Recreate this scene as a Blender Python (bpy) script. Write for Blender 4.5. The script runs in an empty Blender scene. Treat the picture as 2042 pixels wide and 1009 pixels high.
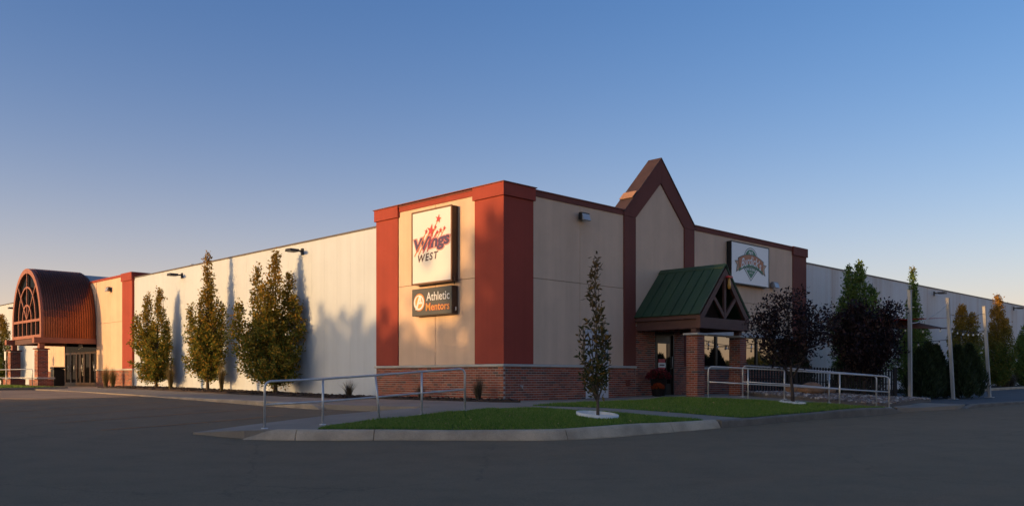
import bpy, bmesh, math, random
import numpy as np
from mathutils import Vector, Matrix

R = math.radians
SC = bpy.context.scene
COL = SC.collection
random.seed(7)
NP = np.random.default_rng(7)

# ------------------------------------------------------------------ camera
EYE = 1.2
cam_d = bpy.data.cameras.new('camera')
cam = bpy.data.objects.new('camera', cam_d)
COL.objects.link(cam)
cam.location = (0, 0, EYE)
cam.rotation_euler = (R(90), 0, 0)
cam_d.sensor_width = 36.0
cam_d.lens = 36.0 * 1732 / 2042
cam_d.shift_y = 250.5 / 2042
cam_d.clip_start = 0.05
cam_d.clip_end = 6000
SC.camera = cam

# ------------------------------------------------------------------ sky, sun, exposure
SUN_EL = 6.5
SUN_DIR2 = (-0.872, -0.489)                       # horizontal direction towards the sun
SUN_AZ = math.degrees(math.atan2(SUN_DIR2[0], SUN_DIR2[1]))
w = bpy.data.worlds.new('World')
SC.world = w
w.use_nodes = True
nt = w.node_tree
nt.nodes.clear()
sky = nt.nodes.new('ShaderNodeTexSky')
sky.sky_type = 'NISHITA'
sky.sun_disc = False
sky.sun_elevation = R(SUN_EL)
sky.sun_rotation = R(SUN_AZ)
sky.altitude = 250
sky.air_density = 1.0
sky.dust_density = 4.0
sky.ozone_density = 3.0
bg = nt.nodes.new('ShaderNodeBackground')
bg.inputs['Strength'].default_value = 0.15
wo = nt.nodes.new('ShaderNodeOutputWorld')
# the same response curve for the whole sky: deeper blue overhead, neutral near the horizon
sep = nt.nodes.new('ShaderNodeSeparateColor')
comb = nt.nodes.new('ShaderNodeCombineColor')
nt.links.new(sky.outputs[0], sep.inputs[0])
for ch, (gain, gam) in enumerate(((.295, 1.2), (.350, 1.1), (.475, .9))):
    pw = nt.nodes.new('ShaderNodeMath'); pw.operation = 'POWER'; pw.inputs[1].default_value = gam
    ml = nt.nodes.new('ShaderNodeMath'); ml.operation = 'MULTIPLY'; ml.inputs[1].default_value = gain
    nt.links.new(sep.outputs[ch], pw.inputs[0]); nt.links.new(pw.outputs[0], ml.inputs[0])
    nt.links.new(ml.outputs[0], comb.inputs[ch])
# pale dusty band along the whole horizon
tcw = nt.nodes.new('ShaderNodeTexCoord')
szw = nt.nodes.new('ShaderNodeSeparateXYZ')
nt.links.new(tcw.outputs['Generated'], szw.inputs[0])
mxz = nt.nodes.new('ShaderNodeMath'); mxz.operation = 'MAXIMUM'; mxz.inputs[1].default_value = 0.0
nt.links.new(szw.outputs['Z'], mxz.inputs[0])
dvz = nt.nodes.new('ShaderNodeMath'); dvz.operation = 'MULTIPLY'; dvz.inputs[1].default_value = -1 / .11
nt.links.new(mxz.outputs[0], dvz.inputs[0])
exz = nt.nodes.new('ShaderNodeMath'); exz.operation = 'EXPONENT'
nt.links.new(dvz.outputs[0], exz.inputs[0])
vmz = nt.nodes.new('ShaderNodeVectorMath'); vmz.operation = 'SCALE'; vmz.inputs[0].default_value = (1.92, 1.24, .74)
nt.links.new(exz.outputs[0], vmz.inputs['Scale'])
vaz = nt.nodes.new('ShaderNodeVectorMath'); vaz.operation = 'ADD'
nt.links.new(comb.outputs[0], vaz.inputs[0]); nt.links.new(vmz.outputs[0], vaz.inputs[1])
nt.links.new(vaz.outputs[0], bg.inputs['Color'])
nt.links.new(bg.outputs[0], wo.inputs['Surface'])

sl = bpy.data.lights.new('sun', 'SUN')
sl.energy = 2.0
sl.angle = R(0.5)
sl.color = (.47, .28, .118)
so = bpy.data.objects.new('sun', sl)
COL.objects.link(so)
sd = Vector((SUN_DIR2[0] * math.cos(R(SUN_EL)), SUN_DIR2[1] * math.cos(R(SUN_EL)), math.sin(R(SUN_EL))))
so.rotation_euler = (-sd).to_track_quat('-Z', 'Y').to_euler()
so.location = (-40, -30, 30)

SC.view_settings.view_transform = 'Standard'
SC.view_settings.look = 'None'
SC.view_settings.gamma = 1
SC.view_settings.use_curve_mapping = False
SC.view_settings.exposure = 2.05

# ------------------------------------------------------------------ frames
THETA = math.atan2(-0.71, 0.704)
CORNER = Vector((-0.23, 23.9, 0))
FB = Matrix.Translation(CORNER) @ Matrix.Rotation(THETA, 4, 'Z')       # building frame: p along the left front, q along the right front
FL = FB @ Matrix(((1, 0, 0, 0), (0, 0, -1, 0), (0, 1, 0, 0), (0, 0, 0, 1)))   # (u=p, v=z, n=outwards) left front
FR = FB @ Matrix(((0, 0, 1, 0), (1, 0, 0, 0), (0, 1, 0, 0), (0, 0, 0, 1)))    # (u=q, v=z, n=outwards) right front
ID = Matrix.Identity(4)


def B(p, q, z=0.0):
    return FB @ Vector((p, q, z))


def inb(x, y):
    v = FB.inverted() @ Vector((x, y, 0))
    return v.x, v.y


# ------------------------------------------------------------------ terrain
class TPS:
    def __init__(s, pts):
        P = np.array(pts, float)
        s.xy = P[:, :2]
        n = len(P)
        K = s.k(np.linalg.norm(s.xy[:, None] - s.xy[None], axis=2)) + np.eye(n) * 0.3
        Q = np.c_[np.ones(n), s.xy]
        M = np.block([[K, Q], [Q.T, np.zeros((3, 3))]])
        s.w = np.linalg.solve(M, np.r_[P[:, 2], np.zeros(3)])

    @staticmethod
    def k(r):
        return np.where(r > 1e-9, r * r * np.log(np.maximum(r, 1e-9)), 0)

    def __call__(s, x, y):
        x = np.atleast_1d(np.asarray(x, float)); y = np.atleast_1d(np.asarray(y, float))
        r = np.sqrt((x[:, None] - s.xy[None, :, 0]) ** 2 + (y[:, None] - s.xy[None, :, 1]) ** 2)
        n = len(s.xy)
        return s.k(r) @ s.w[:n] + s.w[n] + s.w[n + 1] * x + s.w[n + 2] * y


def bp(p, q, z):
    v = B(p, q)
    return (v.x, v.y, z)


S_ = TPS([(-6.1, 16.8, .17), (-4.9, 16.3, .25), (-1.1, 16.4, .24), (.9, 16.6, .24), (3, 18.3, .26), (4.7, 19.8, .27), (8, 22.5, .33), (11, 25, .37),
          (-3.7, 16.97, .30), (-2.8, 17.5, .38), (-1.85, 18, .46), (-1, 18.4, .53), (.6, 20.5, .50), (1.83, 18.6, .40), (5.3, 20.7, .30),
          (5.6, 24.75, .67), (6.7, 24.75, .60), (8, 24.75, .54), (9.3, 24.75, .46), (10.8, 24.75, .37), (7, 26, .66), (9.5, 26, .48), (10.95, 26.1, .36),
          (13, 28.35, .46), (15.9, 31.3, .47), (18.7, 34, .47), (13.4, 26.2, .40), (17.8, 30.2, .43), (26, 38, .45),
          bp(0, 0, .58), bp(2.2, 0, .57), bp(2.2, 4, .61), bp(0, 4, .605), bp(0, 8, .66), bp(2.2, 6.2, .67), bp(2, 10, .66), bp(3, 12, .56),
          bp(0, 17, .58), bp(0, 30, .6), bp(1.5, 38, .66), bp(1.5, 50, .68),
          bp(-5.9, 0, .585), bp(-5, -4.5, .59), bp(-1.6, -4.6, .54), bp(-11, -1, .64), bp(-11, -4.5, .62), bp(-16, -1, .70), bp(-21, -1, .76), bp(-20, -4.5, .70),
          bp(-30, 0, .80), bp(-30, -4, .77), bp(-40, 0, .82), bp(-40, -6, .78)])
A_ = TPS([(0, 0, 0), (-8, 4, 0), (8, 4, 0), (-5, 15.9, .06), (-3, 15.8, .05), (1, 16, .04), (3, 17.7, .06), (4.7, 19.3, .09), (8, 22, .16), (11.3, 24.8, .23), (-7, 16.8, .15), (-6.1, 17.8, .2),
          (-3.9, 18.6, .27), (-2.2, 19.4, .38), bp(-4, -4.7, .44), bp(-7, -4.7, .50), bp(-12, -4.7, .585), bp(-20, -5, .67), bp(-30, -8, .70), bp(-7, -10, .27), bp(-14, -10, .40), bp(-20, -12, .5),
          (-14, 12, .1), (-25, 14, .25), (-25, 25, .5), (-34, 36, .64), (-12, 4, .02),
          (0, 18, .1), (0, 21, .2), (4, 22, .15), (7, 24, .2), (9, 25.5, .15), (2, 26, .35), (0, 30, .3), (10, 30, .3), (20, 40, .3), (-10, 40, .4), (-30, 50, .5),
          (13.6, 25.8, .29), (18.2, 30, .34), (26.5, 37.5, .36), (14, 12, .05), (25, 20, .15), (40, 30, .3), (24, 31, .32), (40, 51, .38)])


def S(x, y):
    return S_(x, y)


def A(x, y):
    x = np.atleast_1d(np.asarray(x, float)); y = np.atleast_1d(np.asarray(y, float))
    xc = np.clip(x, -40, 42); yc = np.clip(y, -2, 56)
    return np.clip(A_(xc, yc), -0.05, 0.75)


def sz(x, y):
    return float(S_(x, y)[0])


# ------------------------------------------------------------------ mesh helpers
WM = {}


def link_mesh(name, me, mat, parent, origin, frame_world_verts=True):
    pass


class MB:
    """collects verts / faces in some frame; build() makes one mesh object of them"""

    def __init__(s, frame=ID):
        s.v = []; s.f = []; s.fr = frame; s.smooth = []

    def add(s, verts, faces, smooth=False):
        o = len(s.v)
        s.v += [tuple(v) for v in verts]
        s.f += [tuple(i + o for i in f) for f in faces]
        s.smooth += [smooth] * len(faces)
        return s

    def box(s, x0, x1, y0, y1, z0, z1):
        x0, x1 = min(x0, x1), max(x0, x1); y0, y1 = min(y0, y1), max(y0, y1); z0, z1 = min(z0, z1), max(z0, z1)
        return s.add([(x0, y0, z0), (x1, y0, z0), (x1, y1, z0), (x0, y1, z0), (x0, y0, z1), (x1, y0, z1), (x1, y1, z1), (x0, y1, z1)],
                     [(0, 3, 2, 1), (4, 5, 6, 7), (0, 1, 5, 4), (1, 2, 6, 5), (2, 3, 7, 6), (3, 0, 4, 7)])

    def prism(s, poly, n0, n1):
        """polygon in the first two coordinates, extruded along the third"""
        k = len(poly)
        area = sum(poly[i][0] * poly[(i + 1) % k][1] - poly[(i + 1) % k][0] * poly[i][1] for i in range(k))
        if area < 0:
            poly = poly[::-1]
        v = [(a, b, n0) for a, b in poly] + [(a, b, n1) for a, b in poly]
        f = [tuple(range(k))[::-1], tuple(range(k, 2 * k))] + [(i, (i + 1) % k, (i + 1) % k + k, i + k) for i in range(k)]
        return s.add(v, f)

    def strip(s, outer, inner, n0, n1):
        """a band between two polylines of equal length, extruded along n"""
        k = len(outer)
        v = [(a, b, n0) for a, b in outer] + [(a, b, n0) for a, b in inner] + [(a, b, n1) for a, b in outer] + [(a, b, n1) for a, b in inner]
        f = []
        for i in range(k - 1):
            f += [(i, i + 1, k + i + 1, k + i), (2 * k + i, 3 * k + i, 3 * k + i + 1, 2 * k + i + 1),
                  (i, 2 * k + i, 2 * k + i + 1, i + 1), (k + i, k + i + 1, 3 * k + i + 1, 3 * k + i)]
        f += [(0, k, 3 * k, 2 * k), (k - 1, 3 * k - 1, 4 * k - 1, 2 * k - 1)]
        return s.add(v, f)

    def tube(s, pts, r, n=8, cap=True):
        pts = [Vector(p) for p in pts]
        rs = r if isinstance(r, (list, tuple)) else [r] * len(pts)
        ring = []
        up = None
        for i, p in enumerate(pts):
            d = (pts[min(i + 1, len(pts) - 1)] - pts[max(i - 1, 0)]).normalized()
            if up is None:
                up = d.orthogonal().normalized()
            up = (up - d * up.dot(d))
            up = up.normalized() if up.length > 1e-6 else d.orthogonal().normalized()
            sd_ = d.cross(up)
            ring.append([p + (up * math.cos(2 * math.pi * k / n) + sd_ * math.sin(2 * math.pi * k / n)) * rs[i] for k in range(n)])
        v = [q for rr in ring for q in rr]
        f = [(i * n + k, i * n + (k + 1) % n, (i + 1) * n + (k + 1) % n, (i + 1) * n + k) for i in range(len(pts) - 1) for k in range(n)]
        s.add(v, f, True)
        if cap:
            o = len(s.v) - len(v)
            s.f += [tuple(o + k for k in range(n))[::-1], tuple(o + (len(pts) - 1) * n + k for k in range(n))]
            s.smooth += [False, False]
        return s

    def lathe(s, prof, cx=0, cy=0, n=20, smooth=True):
        v = [(cx + r * math.cos(2 * math.pi * k / n), cy + r * math.sin(2 * math.pi * k / n), z) for r, z in prof for k in range(n)]
        f = [(i * n + k, i * n + (k + 1) % n, (i + 1) * n + (k + 1) % n, (i + 1) * n + k) for i in range(len(prof) - 1) for k in range(n)]
        return s.add(v, f, smooth)

    def build(s, name, mat, parent=None, origin=None, bevel=0, kind=None, fix=True):
        Wv = [s.fr @ Vector(v) for v in s.v]
        if parent is not None:
            M = WM[parent.name]
            inv = M.inverted()
            loc = [inv @ v for v in Wv]
            mw = M
        else:
            o = Vector(origin) if origin is not None else Vector((0, 0, 0))
            loc = [v - o for v in Wv]
            mw = Matrix.Translation(o)
        me = bpy.data.meshes.new(name)
        me.from_pydata([tuple(v) for v in loc], [], s.f)
        me.polygons.foreach_set('use_smooth', s.smooth)
        if fix:
            bm = bmesh.new(); bm.from_mesh(me)
            bmesh.ops.recalc_face_normals(bm, faces=bm.faces)
            bm.to_mesh(me); bm.free()
        me.materials.append(mat)
        ob = bpy.data.objects.new(name, me)
        COL.objects.link(ob)
        WM[ob.name] = mw
        if parent is not None:
            ob.parent = parent
        else:
            ob.location = mw.translation
        if bevel:
            m = ob.modifiers.new('bevel', 'BEVEL'); m.width = bevel; m.segments = 2; m.limit_method = 'ANGLE'
        if kind:
            ob['kind'] = kind
        return ob


def fast_mesh(name, V, k, mat, parent=None, origin=(0, 0, 0), kind=None, smooth=False):
    """V: (N*k,3) world verts, N separate faces of k corners"""
    V = np.asarray(V, np.float32)
    if parent is not None:
        inv = np.array(WM[parent.name].inverted())
        V = V @ inv[:3, :3].T + inv[:3, 3]
        mw = WM[parent.name]
    else:
        V = V - np.array(origin, np.float32)
        mw = Matrix.Translation(Vector(origin))
    V = V.astype(np.float32)
    n = len(V); m = n // k
    me = bpy.data.meshes.new(name)
    me.vertices.add(n); me.vertices.foreach_set('co', V.ravel())
    me.loops.add(n); me.loops.foreach_set('vertex_index', np.arange(n, dtype=np.int32))
    me.polygons.add(m); me.polygons.foreach_set('loop_start', np.arange(0, n, k, dtype=np.int32))
    if smooth:
        me.polygons.foreach_set('use_smooth', np.ones(m, bool))
    me.update(calc_edges=True)
    me.materials.append(mat)
    ob = bpy.data.objects.new(name, me)
    COL.objects.link(ob)
    WM[ob.name] = mw
    if parent is not None:
        ob.parent = parent
    else:
        ob.location = mw.translation
    if kind:
        ob['kind'] = kind
    return ob


def tag(o, label=None, cat=None, group=None, kind=None):
    if label: o['label'] = label
    if cat: o['category'] = cat
    if group: o['group'] = group
    if kind: o['kind'] = kind
    return o


def thing(name, label, cat, loc, rz=0.0, group=None):
    o = bpy.data.objects.new(name, None)
    COL.objects.link(o)
    o.empty_display_size = 0.2
    o.location = loc
    o.rotation_euler = (0, 0, rz)
    WM[o.name] = Matrix.Translation(Vector(loc)) @ Matrix.Rotation(rz, 4, 'Z')
    return tag(o, label, cat, group)


def share(name, me, parent, mw):
    ob = bpy.data.objects.new(name, me)
    COL.objects.link(ob)
    if parent is not None:
        ob.parent = parent
        ob.matrix_basis = WM[parent.name].inverted() @ mw
    else:
        ob.matrix_basis = mw
    WM[ob.name] = mw
    return ob


# ------------------------------------------------------------------ materials
def new_mat(name):
    m = bpy.data.materials.new(name)
    m.use_nodes = True
    n = m.node_tree
    n.nodes.clear()
    out = n.nodes.new('ShaderNodeOutputMaterial')
    b = n.nodes.new('ShaderNodeBsdfPrincipled')
    n.links.new(b.outputs[0], out.inputs['Surface'])
    return m, n, b


def ramp(n, src, stops):
    r = n.nodes.new('ShaderNodeValToRGB')
    e = r.color_ramp.elements
    while len(e) < len(stops):
        e.new(0.5)
    for i, (p, c) in enumerate(stops):
        e[i].position = p
        e[i].color = (*c, 1) if len(c) == 3 else c
    n.links.new(src, r.inputs['Fac'])
    return r


def noise(n, scale, detail=4, rough=.55, vec=None, stretch=None, coord='Object'):
    t = n.nodes.new('ShaderNodeTexNoise')
    t.inputs['Scale'].default_value = scale
    t.inputs['Detail'].default_value = detail
    t.inputs['Roughness'].default_value = rough
    if vec is None:
        tc = n.nodes.new('ShaderNodeTexCoord')
        vec = tc.outputs[coord]
    if stretch:
        mp = n.nodes.new('ShaderNodeMapping')
        mp.inputs['Scale'].default_value = stretch
        n.links.new(vec, mp.inputs['Vector'])
        vec = mp.outputs[0]
    n.links.new(vec, t.inputs['Vector'])
    return t


def mulmix(n, a, b_, fac=1.0):
    m = n.nodes.new('ShaderNodeMix'); m.data_type = 'RGBA'; m.blend_type = 'MULTIPLY'
    m.inputs['Factor'].default_value = fac
    n.links.new(a, m.inputs['A']); n.links.new(b_, m.inputs['B'])
    return m.outputs['Result']


def surf(name, col, rough=.7, metal=0.0, var=.12, vscale=2.0, grain=.0, gscale=60.0, bump=0.0, bscale=40.0, stretch=None, spec=.5, streak=0.0, coat=0):
    """a procedural surface: base colour with two scales of variation and a fine relief"""
    m, n, b = new_mat(name)
    lo = tuple(c * (1 - var) for c in col); hi = tuple(min(1, c * (1 + var)) for c in col)
    t = noise(n, vscale, 5, .6, stretch=stretch)
    out = ramp(n, t.outputs['Fac'], [(.3, lo), (.7, hi)]).outputs[0]
    if grain:
        g = noise(n, gscale, 2, .5)
        out = mulmix(n, out, ramp(n, g.outputs['Fac'], [(.3, (1 - grain,) * 3), (.7, (1, 1, 1))]).outputs[0])
    if streak:
        g = noise(n, 1.0, 5, .65, stretch=(2.6, 2.6, .12))
        out = mulmix(n, out, ramp(n, g.outputs['Fac'], [(.35, (1 - streak, 1 - streak * 1.1, 1 - streak * 1.2)), (.62, (1, 1, 1))]).outputs[0])
    n.links.new(out, b.inputs['Base Color'])
    b.inputs['Roughness'].default_value = rough
    b.inputs['Metallic'].default_value = metal
    b.inputs['Specular IOR Level'].default_value = spec
    if coat:
        b.inputs['Coat Weight'].default_value = coat
    if bump:
        g = noise(n, bscale, 4, .6)
        bn = n.nodes.new('ShaderNodeBump')
        bn.inputs['Strength'].default_value = bump
        bn.inputs['Distance'].default_value = 0.02
        n.links.new(g.outputs['Fac'], bn.inputs['Height'])
        n.links.new(bn.outputs[0], b.inputs['Normal'])
    return m


def brick_mat(name, island):
    m, n, b = new_mat(name)
    if island:
        g = n.nodes.new('ShaderNodeNewGeometry'); src = g.outputs['Random Per Island']
    else:
        g = n.nodes.new('ShaderNodeObjectInfo'); src = g.outputs['Random']
    r = ramp(n, src, [(0, (.11, .075, .062)), (.07, (.17, .065, .042)), (.3, (.27, .070, .036)), (.6, (.37, .088, .042)), (.85, (.44, .125, .060)), (1, (.26, .095, .065))])
    r.color_ramp.interpolation = 'LINEAR'
    t = noise(n, 14, 4, .65)
    out = mulmix(n, r.outputs[0], ramp(n, t.outputs['Fac'], [(.3, (.68, .66, .66)), (.65, (1, 1, 1))]).outputs[0])
    n.links.new(out, b.inputs['Base Color'])
    b.inputs['Roughness'].default_value = .85
    bn = n.nodes.new('ShaderNodeBump'); bn.inputs['Strength'].default_value = .35; bn.inputs['Distance'].default_value = .01
    t2 = noise(n, 90, 3, .6)
    n.links.new(t2.outputs['Fac'], bn.inputs['Height']); n.links.new(bn.outputs[0], b.inputs['Normal'])
    return m


def leaf_mat(name, stops, trans=.35, top=None):
    """leaf colour varies leaf by leaf; top = (z0, z1, colour, amount) autumn and painted sunlight colour towards the top of the crown"""
    m = bpy.data.materials.new(name); m.use_nodes = True
    n = m.node_tree; n.nodes.clear()
    out = n.nodes.new('ShaderNodeOutputMaterial')
    g = n.nodes.new('ShaderNodeNewGeometry')
    col = ramp(n, g.outputs['Random Per Island'], stops).outputs[0]
    if top:
        tc = n.nodes.new('ShaderNodeTexCoord')
        sx = n.nodes.new('ShaderNodeSeparateXYZ'); n.links.new(tc.outputs['Object'], sx.inputs[0])
        nz = noise(n, 1.4, 3, .6)
        ad = n.nodes.new('ShaderNodeMath'); ad.operation = 'MULTIPLY_ADD'
        n.links.new(nz.outputs['Fac'], ad.inputs[0]); ad.inputs[1].default_value = top[4] if len(top) > 4 else 2.0
        n.links.new(sx.outputs['Z'], ad.inputs[2])
        mr = n.nodes.new('ShaderNodeMapRange')
        mr.inputs['From Min'].default_value = top[0]; mr.inputs['From Max'].default_value = top[1]
        mr.inputs['To Max'].default_value = top[3]
        n.links.new(ad.outputs[0], mr.inputs['Value'])
        mx = n.nodes.new('ShaderNodeMix'); mx.data_type = 'RGBA'
        n.links.new(mr.outputs[0], mx.inputs['Factor']); n.links.new(col, mx.inputs['A'])
        mx.inputs['B'].default_value = (*top[2], 1)
        col = mx.outputs['Result']
    d = n.nodes.new('ShaderNodeBsdfPrincipled')
    d.inputs['Roughness'].default_value = .55
    d.inputs['Specular IOR Level'].default_value = .25
    t = n.nodes.new('ShaderNodeBsdfTranslucent')
    n.links.new(col, d.inputs['Base Color']); n.links.new(col, t.inputs['Color'])
    mi = n.nodes.new('ShaderNodeMixShader'); mi.inputs[0].default_value = trans
    n.links.new(d.outputs[0], mi.inputs[1]); n.links.new(t.outputs[0], mi.inputs[2])
    n.links.new(mi.outputs[0], out.inputs['Surface'])
    return m


M = {}
M['tan'] = surf('tan_render', (.77, .545, .375), .9, var=.07, vscale=.9, grain=.10, gscale=140, bump=.25, bscale=160, streak=.08)
M['tan_core'] = surf('render_joint', (.22, .18, .14), .95)
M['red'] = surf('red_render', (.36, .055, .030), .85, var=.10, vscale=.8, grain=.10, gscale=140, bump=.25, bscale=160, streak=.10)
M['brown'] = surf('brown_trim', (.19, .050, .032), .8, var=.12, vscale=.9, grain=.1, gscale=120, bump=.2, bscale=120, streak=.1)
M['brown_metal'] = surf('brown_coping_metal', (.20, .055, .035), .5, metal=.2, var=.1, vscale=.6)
M['stone'] = surf('limestone_cap', (.52, .49, .43), .8, var=.14, vscale=1.5, grain=.1, gscale=80, bump=.15, bscale=60)
M['brick'] = brick_mat('brick_single', False)
M['brick_i'] = brick_mat('brick_course', True)
M['mortar'] = surf('mortar', (.46, .42, .37), .95, var=.28, vscale=1.1, grain=.1, gscale=90, bump=.3, bscale=120)
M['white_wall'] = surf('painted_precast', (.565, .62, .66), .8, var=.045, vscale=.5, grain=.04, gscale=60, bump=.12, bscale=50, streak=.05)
M['shade_cap'] = surf('gable_cap_painted_shade', (.060, .032, .025), .7, var=.25, vscale=2)  # shade of the gable slope put into this dark colour
M['coping'] = surf('dark_coping', (.10, .075, .06), .5, var=.2)
M['wood'] = surf('stained_beam', (.115, .048, .034), .65, var=.18, vscale=2.2, stretch=(1, 1, 6), bump=.15, bscale=40)
M['arch_wood'] = surf('painted_arch_frame', (.34, .115, .06), .55, var=.1)
M['green_metal'] = surf('green_standing_seam', (.034, .070, .032), .55, metal=.05, var=.2, vscale=1.2, bump=.05, bscale=8)
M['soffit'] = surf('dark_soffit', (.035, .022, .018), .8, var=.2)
M['white_door'] = surf('white_door_paint', (.62, .61, .62), .5, var=.05)
M['dark_frame'] = surf('dark_bronze_frame', (.022, .018, .016), .35, metal=.3, var=.2)
M['door_frame'] = surf('bronze_door_frame', (.055, .030, .021), .45, metal=.3, var=.12)
M['grey_metal'] = surf('grey_lintel', (.42, .42, .43), .5, metal=.3, var=.1)
M['vault'] = surf('vault_metal', (.27, .085, .040), .30, metal=.72, var=.2, vscale=1.0, bump=.06, bscale=6)
M['vault_rear'] = surf('zinc_roof', (.40, .38, .35), .55, metal=.15, var=.12)
M['galv'] = surf('galvanised_pipe', (.58, .57, .55), .40, metal=.55, var=.12, vscale=8)
M['galv_post'] = surf('galvanised_post', (.40, .39, .37), .7, metal=.25, var=.2, vscale=3, stretch=(1, 1, .3))
M['lamp_dark'] = surf('lamp_housing', (.03, .026, .024), .45, metal=.4)
M['lamp_grey'] = surf('lamp_grey', (.28, .28, .29), .5, metal=.3)
M['lens'] = surf('lamp_lens', (.42, .42, .42), .15, var=.05)
M['lens_warm'] = surf('lamp_lens_amber', (.60, .30, .06), .2, var=.1)
M['sign_face'] = surf('sign_face', (.78, .75, .68), .35, var=.02, vscale=.8)
M['sign_face_cool'] = surf('sign_face_white', (.88, .87, .84), .35, var=.02, vscale=.8)
M['sign_case'] = surf('sign_cabinet', (.055, .035, .026), .5, metal=.3, var=.15)
M['sign_black'] = surf('sign_cabinet_black', (.012, .012, .013), .45, metal=.2, var=.15)
M['sign_olive'] = surf('sign_olive_face', (.075, .068, .052), .4, var=.04)
M['ink_red'] = surf('print_red', (.52, .035, .045), .45, var=.03)
M['ink_purple'] = surf('print_purple', (.065, .035, .10), .45, var=.03)
M['ink_cream'] = surf('print_cream', (.75, .60, .50), .45, var=.03)
M['ink_orange'] = surf('print_orange', (.68, .20, .03), .45, var=.03)
M['ink_amber'] = surf('print_amber', (.70, .32, .06), .45, var=.03)
M['ink_maroon'] = surf('print_maroon', (.065, .016, .020), .45, var=.03)
M['ink_white'] = surf('print_white', (.80, .79, .77), .45, var=.02)
M['ink_green'] = surf('print_green', (.014, .17, .075), .45, var=.03)
M['ink_dkgreen'] = surf('print_dark_green', (.015, .05, .035), .45, var=.03)
M['ink_brown'] = surf('print_brown', (.46, .13, .035), .45, var=.05)
M['ink_tan'] = surf('print_tan', (.55, .29, .17), .45, var=.05)
M['concrete'] = surf('concrete_walk', (.30, .245, .185), .9, var=.16, vscale=.9, grain=.16, gscale=70, bump=.2, bscale=80)
M['apron'] = surf('painted_sunlit_lot', (.40, .26, .155), .92, var=.22, vscale=.5, grain=.25, gscale=60, bump=.3, bscale=70)  # colour holds the orange of low sun on the lot
M['kerb'] = surf('kerb_concrete', (.52, .395, .265), .9, var=.26, vscale=1.6, grain=.22, gscale=60, bump=.35, bscale=60)
M['kerb_dark'] = surf('worn_kerb', (.21, .175, .135), .9, var=.25, vscale=1.8, grain=.25, gscale=60, bump=.4, bscale=60)
M['soil'] = surf('lawn_soil', (.045, .060, .022), .95, var=.3, vscale=4)
M['mulch'] = surf('bark_mulch', (.045, .028, .020), .95, var=.45, vscale=9, grain=.4, gscale=40, bump=.9, bscale=30)
M['bark'] = surf('bark', (.115, .085, .062), .9, var=.3, vscale=8, stretch=(1, 1, .25), bump=.5, bscale=30)
M['bark_dark'] = surf('dark_bark', (.040, .030, .027), .9, var=.3, vscale=8, bump=.4, bscale=30)
M['fence'] = surf('black_fence', (.020, .018, .017), .7, var=.25)
M['boulder'] = surf('boulder', (.30, .175, .10), .9, var=.3, vscale=3, grain=.2, gscale=30, bump=.7, bscale=12)
M['sail_brown'] = surf('brown_shade_cloth', (.16, .075, .042), .85, var=.12, vscale=2, bump=.1, bscale=120)
M['sail_red'] = surf('red_shade_cloth', (.52, .035, .030), .8, var=.1)
M['cord'] = surf('black_cord', (.015, .014, .014), .7)
M['cord_white'] = surf('pale_rope', (.55, .52, .47), .8)
M['bulb'] = surf('clear_bulb', (.75, .73, .68), .08, var=.03)
M['pot'] = surf('dark_planter', (.030, .026, .025), .6, var=.2)
M['bin'] = surf('black_bin', (.012, .012, .013), .5, var=.2)
M['white_ring'] = surf('white_edging', (.70, .68, .64), .6, var=.12, vscale=6)
M['line'] = surf('worn_yellow_paint', (.40, .17, .05), .85, var=.4, vscale=6, grain=.3, gscale=50)


def glass_mat(name, refl, tint=(1, 1, 1)):
    m = bpy.data.materials.new(name); m.use_nodes = True
    n = m.node_tree; n.nodes.clear()
    out = n.nodes.new('ShaderNodeOutputMaterial')
    d = n.nodes.new('ShaderNodeBsdfDiffuse'); d.inputs['Color'].default_value = (.006, .006, .007, 1)
    g = n.nodes.new('ShaderNodeBsdfGlossy'); g.inputs['Roughness'].default_value = .02; g.inputs['Color'].default_value = (*tint, 1)
    t = noise(n, .7, 2, .5)
    bn = n.nodes.new('ShaderNodeBump'); bn.inputs['Strength'].default_value = .03; bn.inputs['Distance'].default_value = .05
    n.links.new(t.outputs['Fac'], bn.inputs['Height']); n.links.new(bn.outputs[0], g.inputs['Normal'])
    mi = n.nodes.new('ShaderNodeMixShader'); mi.inputs[0].default_value = refl
    n.links.new(d.outputs[0], mi.inputs[1]); n.links.new(g.outputs[0], mi.inputs[2])
    n.links.new(mi.outputs[0], out.inputs['Surface'])
    return m


M['glass'] = glass_mat('tinted_glass', .30, (.95, .9, .8))
M['glass_dark'] = glass_mat('dark_glass', .045)


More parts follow.
